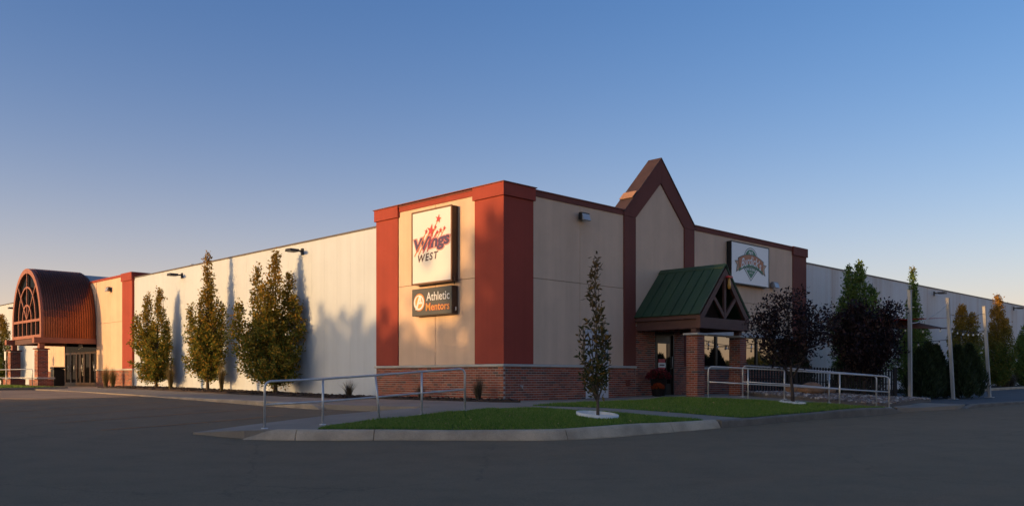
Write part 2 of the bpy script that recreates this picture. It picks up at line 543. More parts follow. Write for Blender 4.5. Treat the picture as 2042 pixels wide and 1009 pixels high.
def asphalt_mat():
    m, n, b = new_mat('asphalt')
    big = noise(n, .16, 5, .62)
    c = ramp(n, big.outputs['Fac'], [(.25, (.215, .148, .083)), (.52, (.240, .165, .093)), (.80, (.264, .181, .102))]).outputs[0]
    mid = noise(n, 1.3, 6, .7)
    c = mulmix(n, c, ramp(n, mid.outputs['Fac'], [(.30, (.86, .86, .86)), (.55, (1, 1, 1))]).outputs[0])
    st = noise(n, .42, 2, .5)
    c = mulmix(n, c, ramp(n, st.outputs['Fac'], [(.20, (.66, .66, .66)), (.27, (1, 1, 1))]).outputs[0])
    fine = noise(n, 75, 3, .7)
    c = mulmix(n, c, ramp(n, fine.outputs['Fac'], [(.32, (.55, .55, .56)), (.52, (1, 1, 1)), (.74, (1.0, 1.0, 1.0))]).outputs[0])
    sp = noise(n, 220, 1, .5)
    ad = n.nodes.new('ShaderNodeMix'); ad.data_type = 'RGBA'; ad.blend_type = 'ADD'; ad.inputs['Factor'].default_value = 1
    n.links.new(c, ad.inputs['A'])
    n.links.new(ramp(n, sp.outputs['Fac'], [(.62, (0, 0, 0)), (.78, (.07, .068, .066))]).outputs[0], ad.inputs['B'])
    c = ad.outputs['Result']
    # cracks
    vo = n.nodes.new('ShaderNodeTexVoronoi'); vo.feature = 'DISTANCE_TO_EDGE'; vo.inputs['Scale'].default_value = .16
    tc = n.nodes.new('ShaderNodeTexCoord')
    wv = noise(n, 1.1, 5, .7)
    mx = n.nodes.new('ShaderNodeMix'); mx.data_type = 'RGBA'; mx.blend_type = 'LINEAR_LIGHT'; mx.inputs['Factor'].default_value = .35
    n.links.new(tc.outputs['Object'], mx.inputs['A']); n.links.new(wv.outputs['Color'], mx.inputs['B'])
    n.links.new(mx.outputs['Result'], vo.inputs['Vector'])
    cr = ramp(n, vo.outputs['Distance'], [(.0, (.42, .42, .43)), (.0035, (1, 1, 1))]).outputs[0]
    c = mulmix(n, c, cr, .4)
    n.links.new(c, b.inputs['Base Color'])
    b.inputs['Roughness'].default_value = .92
    b.inputs['Specular IOR Level'].default_value = .25
    bn = n.nodes.new('ShaderNodeBump'); bn.inputs['Strength'].default_value = .5; bn.inputs['Distance'].default_value = .012
    n.links.new(fine.outputs['Fac'], bn.inputs['Height']); n.links.new(bn.outputs[0], b.inputs['Normal'])
    return m


M['asphalt'] = asphalt_mat()


def rust_wall():
    """white precast with vertical run-off stains"""
    m, n, b = new_mat('stained_precast')
    t = noise(n, 1.0, 6, .65, stretch=(.9, .9, .05))
    c = ramp(n, t.outputs['Fac'], [(.26, (.58, .43, .33)), (.40, (.72, .64, .56)), (.54, (.79, .745, .685)), (.75, (.82, .775, .715))]).outputs[0]
    g = noise(n, 22, 3, .6, stretch=(3, 3, .2))
    c = mulmix(n, c, ramp(n, g.outputs['Fac'], [(.3, (.88, .88, .88)), (.6, (1, 1, 1))]).outputs[0])
    n.links.new(c, b.inputs['Base Color'])
    b.inputs['Roughness'].default_value = .8
    return m


M['stained'] = rust_wall()


def grass_mat():
    m = leaf_mat('grass_blade', [(0, (.080, .165, .022)), (.5, (.145, .250, .038)), (.85, (.205, .30, .055)), (1, (.36, .31, .10))], .3)
    return m


M['grass'] = grass_mat()


def gravel_mat():
    m, n, b = new_mat('river_gravel')
    g = n.nodes.new('ShaderNodeNewGeometry')
    r = ramp(n, g.outputs['Random Per Island'], [(0, (.10, .085, .075)), (.35, (.22, .19, .165)), (.6, (.20, .13, .10)), (.8, (.34, .31, .28)), (1, (.55, .52, .48))])
    n.links.new(r.outputs[0], b.inputs['Base Color']); b.inputs['Roughness'].default_value = .8
    return m


M['gravel'] = gravel_mat()
M['leaf_horn'] = leaf_mat('hornbeam_leaf', [(0, (.085, .120, .022)), (.45, (.19, .205, .036)), (.75, (.36, .280, .046)), (1, (.62, .31, .04))], .42, top=(3.0, 6.6, (.36, .150, .020), .6))
M['leaf_green'] = leaf_mat('green_leaf', [(0, (.065, .115, .026)), (.5, (.115, .190, .04)), (.85, (.165, .240, .055)), (1, (.24, .23, .05))], .3, top=(6.0, 7.2, (.55, .22, .02), .9, 1.0))  # orange tip: low sun on the crown tops put into the leaf colour
M['leaf_turn_sunlit'] = leaf_mat('turning_sunlit_leaf', [(0, (.065, .105, .024)), (.5, (.115, .165, .034)), (.85, (.19, .20, .04)), (1, (.30, .20, .04))], .3, top=(2.8, 6.0, (.46, .21, .025), .9, 1.6))  # upper orange joins autumn tone with painted low sunlight
M['leaf_purple'] = leaf_mat('purple_leaf', [(0, (.010, .007, .009)), (.5, (.017, .010, .012)), (.85, (.028, .013, .016)), (1, (.05, .026, .026))], .2)
M['leaf_sapling'] = leaf_mat('sapling_leaf', [(0, (.032, .045, .015)), (.5, (.062, .072, .022)), (.8, (.11, .080, .026)), (1, (.30, .16, .03))], .25, top=(1.4, 3.6, (.14, .075, .026), .6, .8))
M['leaf_conifer'] = leaf_mat('juniper_needle', [(0, (.016, .028, .012)), (.6, (.032, .052, .022)), (1, (.052, .074, .034))], .12)
M['leaf_shade'] = leaf_mat('far_leaf', [(0, (.03, .04, .015)), (1, (.08, .09, .03))], .05)
M['straw'] = leaf_mat('ornamental_grass_blade', [(0, (.07, .075, .025)), (.5, (.16, .12, .045)), (1, (.30, .20, .09))], .35)
M['straw_dark'] = leaf_mat('sedge_blade', [(0, (.045, .042, .025)), (.5, (.09, .072, .045)), (1, (.18, .13, .08))], .3)
M['flower_red'] = leaf_mat('mum_petal', [(0, (.10, .012, .018)), (.6, (.18, .02, .028)), (1, (.26, .04, .05))], .2)
M['flower_orange'] = leaf_mat('orange_petal', [(0, (.26, .04, .012)), (1, (.42, .08, .02))], .2)

# ================================================================== GROUND
xs = np.unique(np.r_[np.arange(-60, 61, 1.0), np.arange(-14, 14, .5), [-2500, -1200, -600, -300, -150, -90, 90, 150, 300, 600, 1200, 2500]])
ys = np.unique(np.r_[np.arange(-10, 71, 1.0), np.arange(8, 32, .5), [-2500, -1200, -600, -300, -150, -80, -40, -20, 90, 150, 300, 600, 1200, 2500]])
gx, gy = np.meshgrid(xs, ys)
gz = A(gx.ravel(), gy.ravel())
nx = len(xs)
gb = MB()
gb.add(np.c_[gx.ravel(), gy.ravel(), gz].tolist(), [(j * nx + i, j * nx + i + 1, (j + 1) * nx + i + 1, (j + 1) * nx + i) for j in range(len(ys) - 1) for i in range(nx - 1)], True)
ground = gb.build('asphalt', M['asphalt'], fix=False)
tag(ground, 'dark grey asphalt car park and drive around the building', None, None, 'structure')
WM['asphalt'] = ID.copy()


def slab(name, poly, mat, dz=0.0, skirt=.4, step=.6, zf=None, parent=None, bumpy=0.0, kind='structure'):
    """a flat-lying polygon cut along a grid, draped on the site surface, with sides going down"""
    zf = zf or S
    bm = bmesh.new()
    vs = [bm.verts.new((x, y, 0)) for x, y in poly]
    bm.faces.new(vs)
    xs_ = [p[0] for p in poly]; ys_ = [p[1] for p in poly]
    for ax, (lo, hi) in ((0, (min(xs_), max(xs_))), (1, (min(ys_), max(ys_)))):
        t = math.floor(lo / step) * step + step + .013
        while t < hi:
            co = (t, 0, 0) if ax == 0 else (0, t, 0)
            no = (1, 0, 0) if ax == 0 else (0, 1, 0)
            bmesh.ops.bisect_plane(bm, geom=bm.verts[:] + bm.edges[:] + bm.faces[:], plane_co=co, plane_no=no, dist=1e-4)
            t += step
    bmesh.ops.triangulate(bm, faces=[f for f in bm.faces if len(f.verts) > 4])
    bm.verts.ensure_lookup_table()
    X = np.array([v.co.x for v in bm.verts]); Y = np.array([v.co.y for v in bm.verts])
    Z = zf(X, Y) + dz
    if bumpy:
        Z = Z + NP.uniform(-bumpy, bumpy, len(Z))
    for v, z in zip(bm.verts, Z):
        v.co.z = z
    be = [e for e in bm.edges if len(e.link_faces) == 1]
    r = bmesh.ops.extrude_edge_only(bm, edges=be)
    for v in [g for g in r['geom'] if isinstance(g, bmesh.types.BMVert)]:
        v.co.z -= skirt
    bmesh.ops.recalc_face_normals(bm, faces=bm.faces)
    me = bpy.data.meshes.new(name)
    bm.to_mesh(me); bm.free()
    me.materials.append(mat)
    ob = bpy.data.objects.new(name, me)
    COL.objects.link(ob)
    WM[ob.name] = ID.copy()
    if parent is not None:
        ob.parent = parent
    if kind:
        ob['kind'] = kind
    return ob


def xy(v):
    return (v.x, v.y)


FRONT_LAWN = [(-3.66, 16.31), (-3.52, 16.88), (-2.8, 17.4), (-1.85, 17.9), (-1.0, 18.36), (-.35, 19.1), (.55, 20.1), (1.9, 19.98), (4.1, 19.62), (4.28, 19.42), (2.9, 18.22), (1.85, 17.22), (.92, 16.57), (.1, 16.42), (-1.1, 16.32), (-3.0, 16.28)]
BACK_LAWN = [(.48, 21.35), (2.6, 21.1), (5.42, 20.52), (8.2, 22.83), (11.0, 25.05), (10.75, 24.80), (8.0, 24.6), (5.5, 24.7), xy(B(2.3, 4.3)), xy(B(2.3, 1.5)), xy(B(2.3, -.4))]
slab('front_lawn', FRONT_LAWN, M['soil'], 0.0)
tag(bpy.data.objects['front_lawn'], 'small wedge of lawn between the kerb, the ramp and the diagonal path')
slab('back_lawn', BACK_LAWN, M['soil'], 0.0)
tag(bpy.data.objects['back_lawn'], 'lawn between the diagonal path and the porch')

WALK = [xy(B(-44, -4.45)), xy(B(-1.9, -4.45)), (-1.72, 19.68), (-.98, 18.38), (-.34, 19.12), (.54, 20.13), (.46, 21.36), xy(B(2.28, -.4)), xy(B(2.28, 4.3)), (5.5, 24.72), (8.0, 24.62), (10.76, 24.82), (11.05, 25.1), (11.4, 26.15),
        (9.4, 26.25), (7.6, 26.7), xy(B(2.6, 10.5)), xy(B(-.2, 10.5)), xy(B(-.6, -.2 + .8)), xy(B(-6.2, .7)), xy(B(-44, .9))]
slab('sidewalk', WALK, M['concrete'], -.004, step=.8)
tag(bpy.data.objects['sidewalk'], 'concrete walk along the fronts of the building')
slab('sunlit_lot_patch', [xy(B(-13.0, -4.75)), xy(B(-14.5, -7.2)), xy(B(-19, -9.6)), xy(B(-44, -12.5)), xy(B(-44, -7.5)), xy(B(-27, -7.5)), xy(B(-25.4, -6.4)), xy(B(-25.4, -4.5)), xy(B(-20, -4.5))], M['apron'], 0, zf=lambda x, y: A(x, y) + .012, skirt=.1, step=1.2)  # added sheet over the asphalt, its warm colour stands for sunlight
tag(bpy.data.objects['sunlit_lot_patch'], 'lot before the arched entrance, warm sunlight put into its colour')
RAMP = [(-6.15, 16.75), (-5.0, 16.22), (-4.5, 16.24), (-3.68, 16.26), (-3.54, 16.89), (-2.8, 17.41), (-1.85, 17.91), (-.99, 18.37), (-1.73, 19.67), (-3.9, 18.65), (-5.2, 17.6)]
slab('ramp', RAMP, M['concrete'], -.002, step=.5)
tag(bpy.data.objects['ramp'], 'concrete ramp rising beside the near handrail')
DIAG = [(.56, 20.12), (1.9, 20.0), (4.12, 19.64), (4.3, 19.45), (5.40, 20.45), (2.6, 21.08), (.47, 21.34)]
slab('diagonal_path', DIAG, M['concrete'], .002, step=.5)
tag(bpy.data.objects['diagonal_path'], 'narrow concrete path crossing the lawn diagonally')
GRAV = [(7.7, 26.75), (9.4, 26.3), (11.4, 26.2), (12.3, 26.9), (13.6, 28.2), (13.2, 30.5), (8.6, 30.4), (7.5, 28.6)]


def zgrav(x, y):
    u = np.exp(-(((x - 10.4) / 2.6) ** 2 + ((y - 27.6) / 1.1) ** 2))
    return S(x, y) + .05 + .17 * u


slab('gravel_bed', GRAV, M['gravel'], 0, zf=zgrav, step=.35, bumpy=.02)
tag(bpy.data.objects['gravel_bed'], 'mounded river stone bed in front of the black fence')
PATIO = [xy(B(.1, 9.6)), xy(B(2.7, 10.4)), (8.5, 30.4), (13.1, 30.4), (13.62, 28.15), (12.2, 26.8), (11.42, 26.1), (11.15, 25.05), (13.4, 26.25), (17.8, 30.25), (26.2, 38.3), (36, 48), (35, 49.5), xy(B(2.6, 44)), xy(B(2.6, 24)), xy(B(-.1, 24))]
slab('patio', PATIO, surf('patio_asphalt', (.10, .098, .096), .9, var=.2, vscale=.8, grain=.3, gscale=60, bump=.3, bscale=70), -.008, step=1.0)
tag(bpy.data.objects['patio'], 'grey paved patio under the tall steel posts')
slab('pole_walk', [(11.1, 25.0), (13.4, 26.1), (13.9, 26.65), (13.0, 27.6), (12.2, 26.75), (11.45, 26.1)], M['concrete'], .006, step=.5)
tag(bpy.data.objects['pole_walk'], 'pale concrete apron at the end of the ramp rails')
slab('mulch_bed', [xy(B(-25.6, -1.75)), xy(B(-6.0, -1.75)), xy(B(-5.6, -.85)), xy(B(.35, -.75)), xy(B(1.0, -.35)), xy(B(.5, -.1)), xy(B(0, -.03)), xy(B(-5.9, -.03)), xy(B(-5.9, .1)), xy(B(-25.9, .1))], M['mulch'], .045, step=.28, bumpy=.03)
tag(bpy.data.objects['mulch_bed'], 'dark bark mulch bed along the left front')
slab('far_mulch_bed', [xy(B(2.4, 24)), xy(B(2.4, 62)), xy(B(-.25, 62)), xy(B(-.25, 17.7)), xy(B(1.2, 17.7)), xy(B(1.2, 24))], M['mulch'], .06, step=1.0, bumpy=.03)
tag(bpy.data.objects['far_mulch_bed'], 'mulch bed along the stained right wall')
slab('entrance_lawn', [xy(B(-25.8, -3.1)), xy(B(-27, -3.6)), xy(B(-44, -3.6)), xy(B(-44, -7.2)), xy(B(-27, -7.2)), xy(B(-25.8, -6.4))], M['soil'], .06, step=1.0)
tag(bpy.data.objects['entrance_lawn'], 'strip of grass in front of the arched entrance')


# ---- kerbs
def resample(pts, step):
    pts = [Vector((*p, 0)) for p in pts]
    # smooth with Catmull-Rom first
    P = []
    for i in range(len(pts) - 1):
        p0, p1, p2, p3 = pts[max(i - 1, 0)], pts[i], pts[i + 1], pts[min(i + 2, len(pts) - 1)]
        for k in range(8):
            t = k / 8
            P.append(.5 * ((2 * p1) + (p2 - p0) * t + (2 * p0 - 5 * p1 + 4 * p2 - p3) * t * t + (3 * p1 - p0 - 3 * p2 + p3) * t ** 3))
    P.append(pts[-1])
    L = [0]
    for i in range(1, len(P)):
        L.append(L[-1] + (P[i] - P[i - 1]).length)
    n = max(2, int(L[-1] / step))
    out = []
    for k in range(n + 1):
        t = L[-1] * k / n
        i = max(j for j in range(len(L)) if L[j] <= t + 1e-9)
        i = min(i, len(P) - 2)
        f = (t - L[i]) / max(1e-9, L[i + 1] - L[i])
        out.append(P[i].lerp(P[i + 1], min(1, f)))
    return out, L[-1]


ROLL = [(0, -.4), (0.0, .10), (.035, .42), (.07, .74), (.105, .94), (.14, 1.02), (.22, 1.04), (.22, -.4)]
SQUARE = [(0, -.4), (0.0, .8), (.015, .95), (.04, 1.0), (.18, 1.02), (.18, -.4)]


def kerb(name, label, path, prof, mat, joints, zt=None, zb=None, drop=(0, 0)):
    root = thing(name, label, None, (path[0][0], path[0][1], 0))
    root['kind'] = 'structure'
    pts, L = resample(path, .2)
    zt = zt or (lambda x, y: sz(x, y)); zb = zb or (lambda x, y: float(A(x, y)[0]))
    cuts = [0] + joints + [L]
    seg = L / (len(pts) - 1)
    for c0, c1 in zip(cuts[:-1], cuts[1:]):
        mb = MB()
        rows = []
        k0 = c0 + .007; k1 = c1 - .007
        ts = [k0] + [i * seg for i in range(len(pts)) if k0 + .03 < i * seg < k1 - .03] + [k1]
        for t in ts:
            i = min(int(t / seg), len(pts) - 2)
            f = t / seg - i
            p = pts[i].lerp(pts[i + 1], f)
            d = (pts[i + 1] - pts[i]).normalized()
            nrm = Vector((-d.y, d.x, 0))
            q = p + nrm * .25
            b0 = zb(p.x, p.y); h = zt(q.x, q.y) - b0
            e = 1.0
            if drop[0] and t < drop[0]: e = .12 + .88 * (t / drop[0])
            if drop[1] and t > L - drop[1]: e = .12 + .88 * ((L - t) / drop[1])
            jx = .006 * math.sin(t * 3.1) + .004 * math.sin(t * 7.7)
            rows.append([p + nrm * (o + jx) + Vector((0, 0, b0 + (hh * h * e if hh > 0 else hh * .4))) for o, hh in prof])
        m = len(prof)
        v = [q for r in rows for q in r]
        f = [(i * m + k, (i + 1) * m + k, (i + 1) * m + k + 1, i * m + k + 1) for i in range(len(rows) - 1) for k in range(m - 1)]
        f += [tuple(range(m)), tuple(range((len(rows) - 1) * m, len(rows) * m))]
        mb.add(v, f)
        mb.build('kerb_section', mat, root)
    return root


kerb('front_kerb', 'rolled concrete kerb curving round the front lawn', [(-5.0, 16.1), (-3.6, 16.0), (-1.1, 16.08), (.2, 16.18), (1.05, 16.40), (1.95, 17.02), (3.0, 18.0), (4.7, 19.52)], ROLL, M['kerb'], [1.0, 2.45, 6.1, 9.2], drop=(.5, 0))
kerb('lawn_kerb', 'dark worn kerb along the lawn by the porch', [(4.72, 19.55), (7.9, 22.25), (11.3, 25.05)], SQUARE, M['kerb_dark'], [2.2, 4.6, 6.7], drop=(0, .6))
kerb('walk_kerb', 'low kerb between the parking bays and the walk', [xy(B(-13.5, -4.66)), xy(B(-7, -4.66)), xy(B(-1.9, -4.66))], SQUARE, M['kerb'], [3, 6, 9], drop=(3.5, .3))
kerb('patio_kerb', 'kerb edging the patio by the tall posts', [(13.7, 26.2), (17.9, 30.1), (26.3, 38.1), (36.4, 47.7)], SQUARE, M['kerb_dark'], [3, 6, 9, 12, 16, 20, 24], drop=(.8, 0))
kerb('far_kerb', 'far kerb along the mulch bed by the stained wall', [xy(B(2.6, 23.6)), xy(B(2.6, 40)), xy(B(2.6, 62))][::1], SQUARE, M['kerb'], [5, 10, 15, 20, 25, 30], zt=lambda x, y: sz(x, y) + .11, zb=lambda x, y: sz(x, y) - .03)
kerb('entrance_kerb', 'kerb around the grass strip at the arched entrance', [xy(B(-44, -7.4)), xy(B(-28, -7.4)), xy(B(-25.9, -6.6)), xy(B(-25.6, -4.5)), xy(B(-25.7, -3.0))], SQUARE, M['kerb_dark'], [6, 12, 17], zt=lambda x, y: sz(x, y) + .06)

# ---- painted parking lines, drawn on the asphalt
for t in (.9, 3.55, 6.2, 8.85, 11.5, 14.15):
    mb = MB()
    rows = []
    for k in range(13):
        q = -4.9 - k * .45
        for dp in (-.05, .05):
            v = B(-t + dp, q)
            rows.append((v.x, v.y, 0))
    za = A([r[0] for r in rows], [r[1] for r in rows])
    mb.add([(r[0], r[1], z + .006) for r, z in zip(rows, za)], [(2 * k, 2 * k + 1, 2 * k + 3, 2 * k + 2) for k in range(12)])
    if t == .9:
        mb.f = mb.f[3:]; mb.smooth = mb.smooth[3:]
    mb.build('parking_line', M['line'], ground)

# ================================================================== BUILDINGS
ZB = .56                                             # foot of the walls
UNIT = MB().box(-.5, .5, -.5, .5, -.5, .5)
_u = UNIT.build('brick_source', M['brick'])
BRICK_ME = _u.data
BRICK_ME.name = 'brick'
bpy.data.objects.remove(_u)


def lay(frame, u0, u1, v0, courses, n, holes=(), depth=.06, shift=0.0):
    """running bond: list of (world matrix of a unit cube) for every brick of a wall face"""
    out = []
    Lb, Hc, jt = .2065, .0677, .0135
    for c in range(courses):
        v = v0 + (c + .5) * Hc
        u = u0 - (Lb / 2 if (c + int(shift)) % 2 else 0)
        while u < u1 - .01:
            a = max(u, u0); b = min(u + Lb, u1)
            u += Lb
            parts = [(a, b)]
            for h0, h1, g0, g1 in holes:
                if g0 < v < g1:
                    parts = [q for (x, y) in parts for q in ((x, min(y, h0)), (max(x, h1), y)) if q[1] - q[0] > .03]
            for x, y in parts:
                if y - x < .03: continue
                j = random.uniform(-.002, .002)
                mw = frame @ Matrix.Translation(((x + y) / 2, v, n - depth / 2 + j)) @ Matrix.Diagonal((y - x - jt, Hc - jt, depth, 1))
                out.append(mw)
    return out


def put_bricks(parent, mats, limit=300, seen=None):
    mats = sorted(mats, key=lambda m: (m.translation - Vector((0, 0, EYE))).length)
    one, rest = mats[:limit], mats[limit:]
    for m in one:
        share('brick', BRICK_ME, parent, m)
    if rest:
        mb = MB()
        for m in rest:
            mb.add([m @ v.co for v in BRICK_ME.vertices], [tuple(p.vertices) for p in BRICK_ME.polygons])
        mb.build('brickwork', M['brick_i'], parent, kind='stuff', fix=False)


def fb(name, mat, parent, fr, u0, u1, v0, v1, n0, n1, bevel=0):
    return MB(fr).box(u0, u1, v0, v1, n0, n1).build(name, mat, parent, bevel=bevel)


# ---------------- corner block (restaurant)
bl = thing('corner_block', 'tan and red rendered corner block with brick base and pointed gable', 'building', CORNER + Vector((0, 0, ZB)), THETA)
MB(FB).box(-5.86, -.07, .07, 17.59, ZB - .3, 6.42).build('wall_core', M['tan_core'], bl)
V0, V1, VJ = 1.615, 6.40, 4.07
# left front panels
for (a, b_) in ((-4.72, -2.945), (-2.93, -1.155)):
    for (c, d) in ((V0, VJ - .006), (VJ + .006, V1)):
        fb('wall_panel', M['tan'], bl, FL, a, b_, c, d, -.08, 0, bevel=.006)
# right front panels
for (a, b_) in ((1.155, 3.20), (3.212, 5.31)):
    for (c, d) in ((V0, VJ - .006), (VJ + .006, V1)):
        if a > 3 and c < 3:
            MB(FR).prism([(3.212, V0), (3.44, V0), (3.44, 2.72), (4.54, 2.72), (4.54, V0), (5.31, V0), (5.31, d), (3.212, d)], -.08, 0).build('wall_panel', M['tan'], bl)
        elif b_ < 3.3 or c > 3:
            fb('wall_panel', M['tan'], bl, FR, a, b_, c, d, -.08, 0, bevel=.006)
MB(FR).prism([(5.92, 2.96), (8.67, 2.96), (8.67, 6.39), (7.3, 7.70), (5.92, 6.39)], -.08, 0).build('gable_panel', M['tan'], bl)
for (a, b_) in ((9.285, 12.0), (12.012, 14.0), (14.012, 16.45)):
    fb('wall_panel', M['tan'], bl, FR, a, b_, 2.93, VJ - .006, -.08, 0, bevel=.006)
    fb('wall_panel', M['tan'], bl, FR, a, b_, VJ + .006, V1, -.08, 0, bevel=.006)
# pilasters and caps
MB(FB).box(-1.15, .035, -.035, 1.15, V0, 6.24).build('pilaster', M['red'], bl, bevel=.008)
MB(FB).box(-1.20, .085, -.085, 1.20, 6.245, 6.60).build('pilaster_cap', M['red'], bl, bevel=.008)
MB(FB).box(-5.87, -4.725, -.035, 1.15, V0, 6.24).build('pilaster', M['red'], bl, bevel=.008)
MB(FB).box(-5.92, -4.675, -.085, 1.20, 6.245, 6.60).build('pilaster_cap', M['red'], bl, bevel=.008)
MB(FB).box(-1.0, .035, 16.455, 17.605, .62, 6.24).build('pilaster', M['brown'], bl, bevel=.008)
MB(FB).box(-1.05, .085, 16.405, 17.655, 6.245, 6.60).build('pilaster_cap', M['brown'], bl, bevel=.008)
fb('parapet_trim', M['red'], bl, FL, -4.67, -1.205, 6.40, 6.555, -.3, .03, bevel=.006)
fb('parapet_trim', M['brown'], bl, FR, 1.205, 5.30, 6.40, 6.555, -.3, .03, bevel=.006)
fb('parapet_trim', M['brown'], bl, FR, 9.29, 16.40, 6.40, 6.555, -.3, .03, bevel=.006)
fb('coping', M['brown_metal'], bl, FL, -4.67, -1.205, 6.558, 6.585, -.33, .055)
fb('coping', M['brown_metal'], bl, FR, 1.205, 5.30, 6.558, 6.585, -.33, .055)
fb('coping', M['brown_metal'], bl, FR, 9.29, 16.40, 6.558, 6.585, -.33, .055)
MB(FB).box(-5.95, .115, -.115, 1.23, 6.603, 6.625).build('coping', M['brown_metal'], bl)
# the rear of the parapet so the block has a top seen from elsewhere
MB(FB).box(-5.8, -.35, .35, 17.5, 6.0, 6.05).build('roof', M['soffit'], bl)
# gable frame
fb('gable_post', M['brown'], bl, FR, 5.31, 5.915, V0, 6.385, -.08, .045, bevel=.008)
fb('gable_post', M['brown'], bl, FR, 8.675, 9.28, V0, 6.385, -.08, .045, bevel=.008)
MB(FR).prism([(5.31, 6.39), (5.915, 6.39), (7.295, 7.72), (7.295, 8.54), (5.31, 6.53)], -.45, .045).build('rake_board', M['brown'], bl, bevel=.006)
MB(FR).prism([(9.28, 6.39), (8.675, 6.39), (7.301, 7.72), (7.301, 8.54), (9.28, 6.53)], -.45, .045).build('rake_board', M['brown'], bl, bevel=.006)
MB(FR).prism([(5.27, 6.50), (5.31, 6.535), (7.298, 8.546), (9.285, 6.535), (9.32, 6.50), (9.32, 6.53), (7.298, 8.575), (5.27, 6.53)], -.48, .065).build('gable_shade_coping', M['shade_cap'], bl)  # dark cap colour imitates shade lying on the slope
fb('slope_sun_patch', surf('painted_sun_patch', (.42, .22, .12), .6, var=.1), bl, FR @ Matrix.Translation((5.86, 7.106, -.24)) @ Matrix.Rotation(R(45.3), 4, 'Z'), -.17, .17, .045, .06, -.235, .30)  # spot of sunlight on the gable slope, painted as a brighter patch
# brick base
fb('mortar_backing', M['mortar'], bl, FL, -5.865, .012, ZB - .3, 1.535, -.1, .024)
fb('mortar_backing', M['mortar'], bl, FR, .0, 3.46, ZB - .3, 1.535, -.1, .0235)
fb('mortar_backing', M['mortar'], bl, FR, 4.52, 5.92, ZB - .3, 1.535, -.1, .0235)
fb('mortar_backing', M['mortar'], bl, FR, 5.922, 6.98, ZB - .3, 2.95, -.1, .0235)
fb('mortar_backing', M['mortar'], bl, FR, 8.07, 9.3, ZB - .3, 2.95, -.1, .0235)
fb('mortar_backing', M['mortar'], bl, FR, 6.982, 8.068, 2.77, 2.95, -.1, .0235)
fb('mortar_backing', M['mortar'], bl, FR, 9.302, 16.45, ZB - .3, 1.535, -.1, .0235)
br = lay(FL, -5.87, .0367, .585, 14, .03)
br += lay(FR, .035, 5.92, .585, 14, .03, holes=((3.44, 4.54, 0, 3),), shift=1)
br += lay(FR, 5.925, 9.3, .59, 34, .03, holes=((6.98, 8.06, 0, 2.78),))
br += lay(FR, 9.31, 16.45, .585, 14, .03)
put_bricks(bl, br, 300)
# stone cap
fb('stone_cap', M['stone'], bl, FL, -5.93, .075, 1.54, 1.61, -.1, .075, bevel=.01)
fb('stone_cap', M['stone'], bl, FR, .077, 3.44, 1.54, 1.61, -.1, .0745, bevel=.01)
fb('stone_cap', M['stone'], bl, FR, 4.54, 5.93, 1.54, 1.61, -.1, .075, bevel=.01)
fb('window_sill', M['stone'], bl, FR, 9.32, 16.44, 1.54, 1.61, -.1, .075, bevel=.01)
# white side door
d = fb('door', M['white_door'], bl, FR, 3.52, 4.46, .61, 2.63, -.06, .0)
fb('door_frame', M['white_door'], d, FR, 3.445, 3.515, .60, 2.70, -.08, .02); fb('door_frame', M['white_door'], d, FR, 4.465, 4.535, .60, 2.70, -.08, .02); fb('door_frame', M['white_door'], d, FR, 3.517, 4.463, 2.635, 2.70, -.08, .02)
MB(FR).tube([(4.36, 1.62, .0), (4.36, 1.62, .06), (4.26, 1.62, .06)], .012).build('handle', M['grey_metal'], d)
d['label'] = 'plain white side door'
# main door under the porch
d = fb('door', M['dark_frame'], bl, FR, 7.05, 8.0, .66, 2.66, -.06, -.02)
fb('glass_pane', M['glass'], d, FR, 7.18, 7.66, 1.05, 2.38, -.018, -.010)
fb('glass_pane', M['glass_dark'], d, FR, 7.72, 7.90, 1.05, 2.38, -.018, -.010)
fb('door_frame', M['dark_frame'], d, FR, 6.985, 7.045, .60, 2.76, -.08, .035); fb('door_frame', M['dark_frame'], d, FR, 8.005, 8.065, .60, 2.76, -.08, .035); fb('door_frame', M['dark_frame'], d, FR, 7.047, 8.003, 2.665, 2.76, -.08, .035)
fb('door_notice', M['ink_red'], d, FR, 7.22, 7.60, 1.52, 1.86, -.009, -.006); fb('door_notice', M['ink_white'], d, FR, 7.20, 7.62, 1.58, 1.74, -.0055, -.002)
fb('notice_print', M['ink_maroon'], d, FR, 7.27, 7.55, 1.64, 1.68, -.0018, -.0008)
MB(FR).tube([(7.93, 1.55, -.02), (7.93, 1.55, .05), (7.93, 1.95, .05), (7.93, 1.95, -.02)], .014).build('handle', M['grey_metal'], d)
d['label'] = 'dark glazed entrance door'
# restaurant windows
fb('lintel', M['grey_metal'], bl, FR, 9.32, 16.44, 2.79, 2.925, -.06, .04)
we = [9.34, 10.75, 12.2, 13.6, 15.0, 16.42]
for a, b_ in zip(we[:-1], we[1:]):
    wv = MB(FR)
    wv.box(a, a + .06, 1.615, 2.785, -.06, .01); wv.box(b_ - .06, b_, 1.615, 2.785, -.06, .01)
    wv.box(a + .061, b_ - .061, 1.615, 1.67, -.06, .009); wv.box(a + .061, b_ - .061, 2.73, 2.785, -.06, .009)
    wf = wv.build('window', M['dark_frame'], bl)
    fb('glass_pane', M['glass'], wf, FR, a + .05, b_ - .05, 1.66, 2.74, -.05, -.03)
# hose tap, vent
t_ = MB(FR)
t_.tube([(.62, .98, .03), (.62, .98, .10), (.62, .94, .13)], .014)
t_.add(*[(lambda m: (m.v, m.f))(MB().box(.56, .68, 1.0, 1.02, .07, .09))][0])
t_.build('hose_tap', M['grey_metal'], bl)
fb('wall_vent', M['brown'], bl, FR, 5.4, 5.58, .98, 1.16, .03, .06)

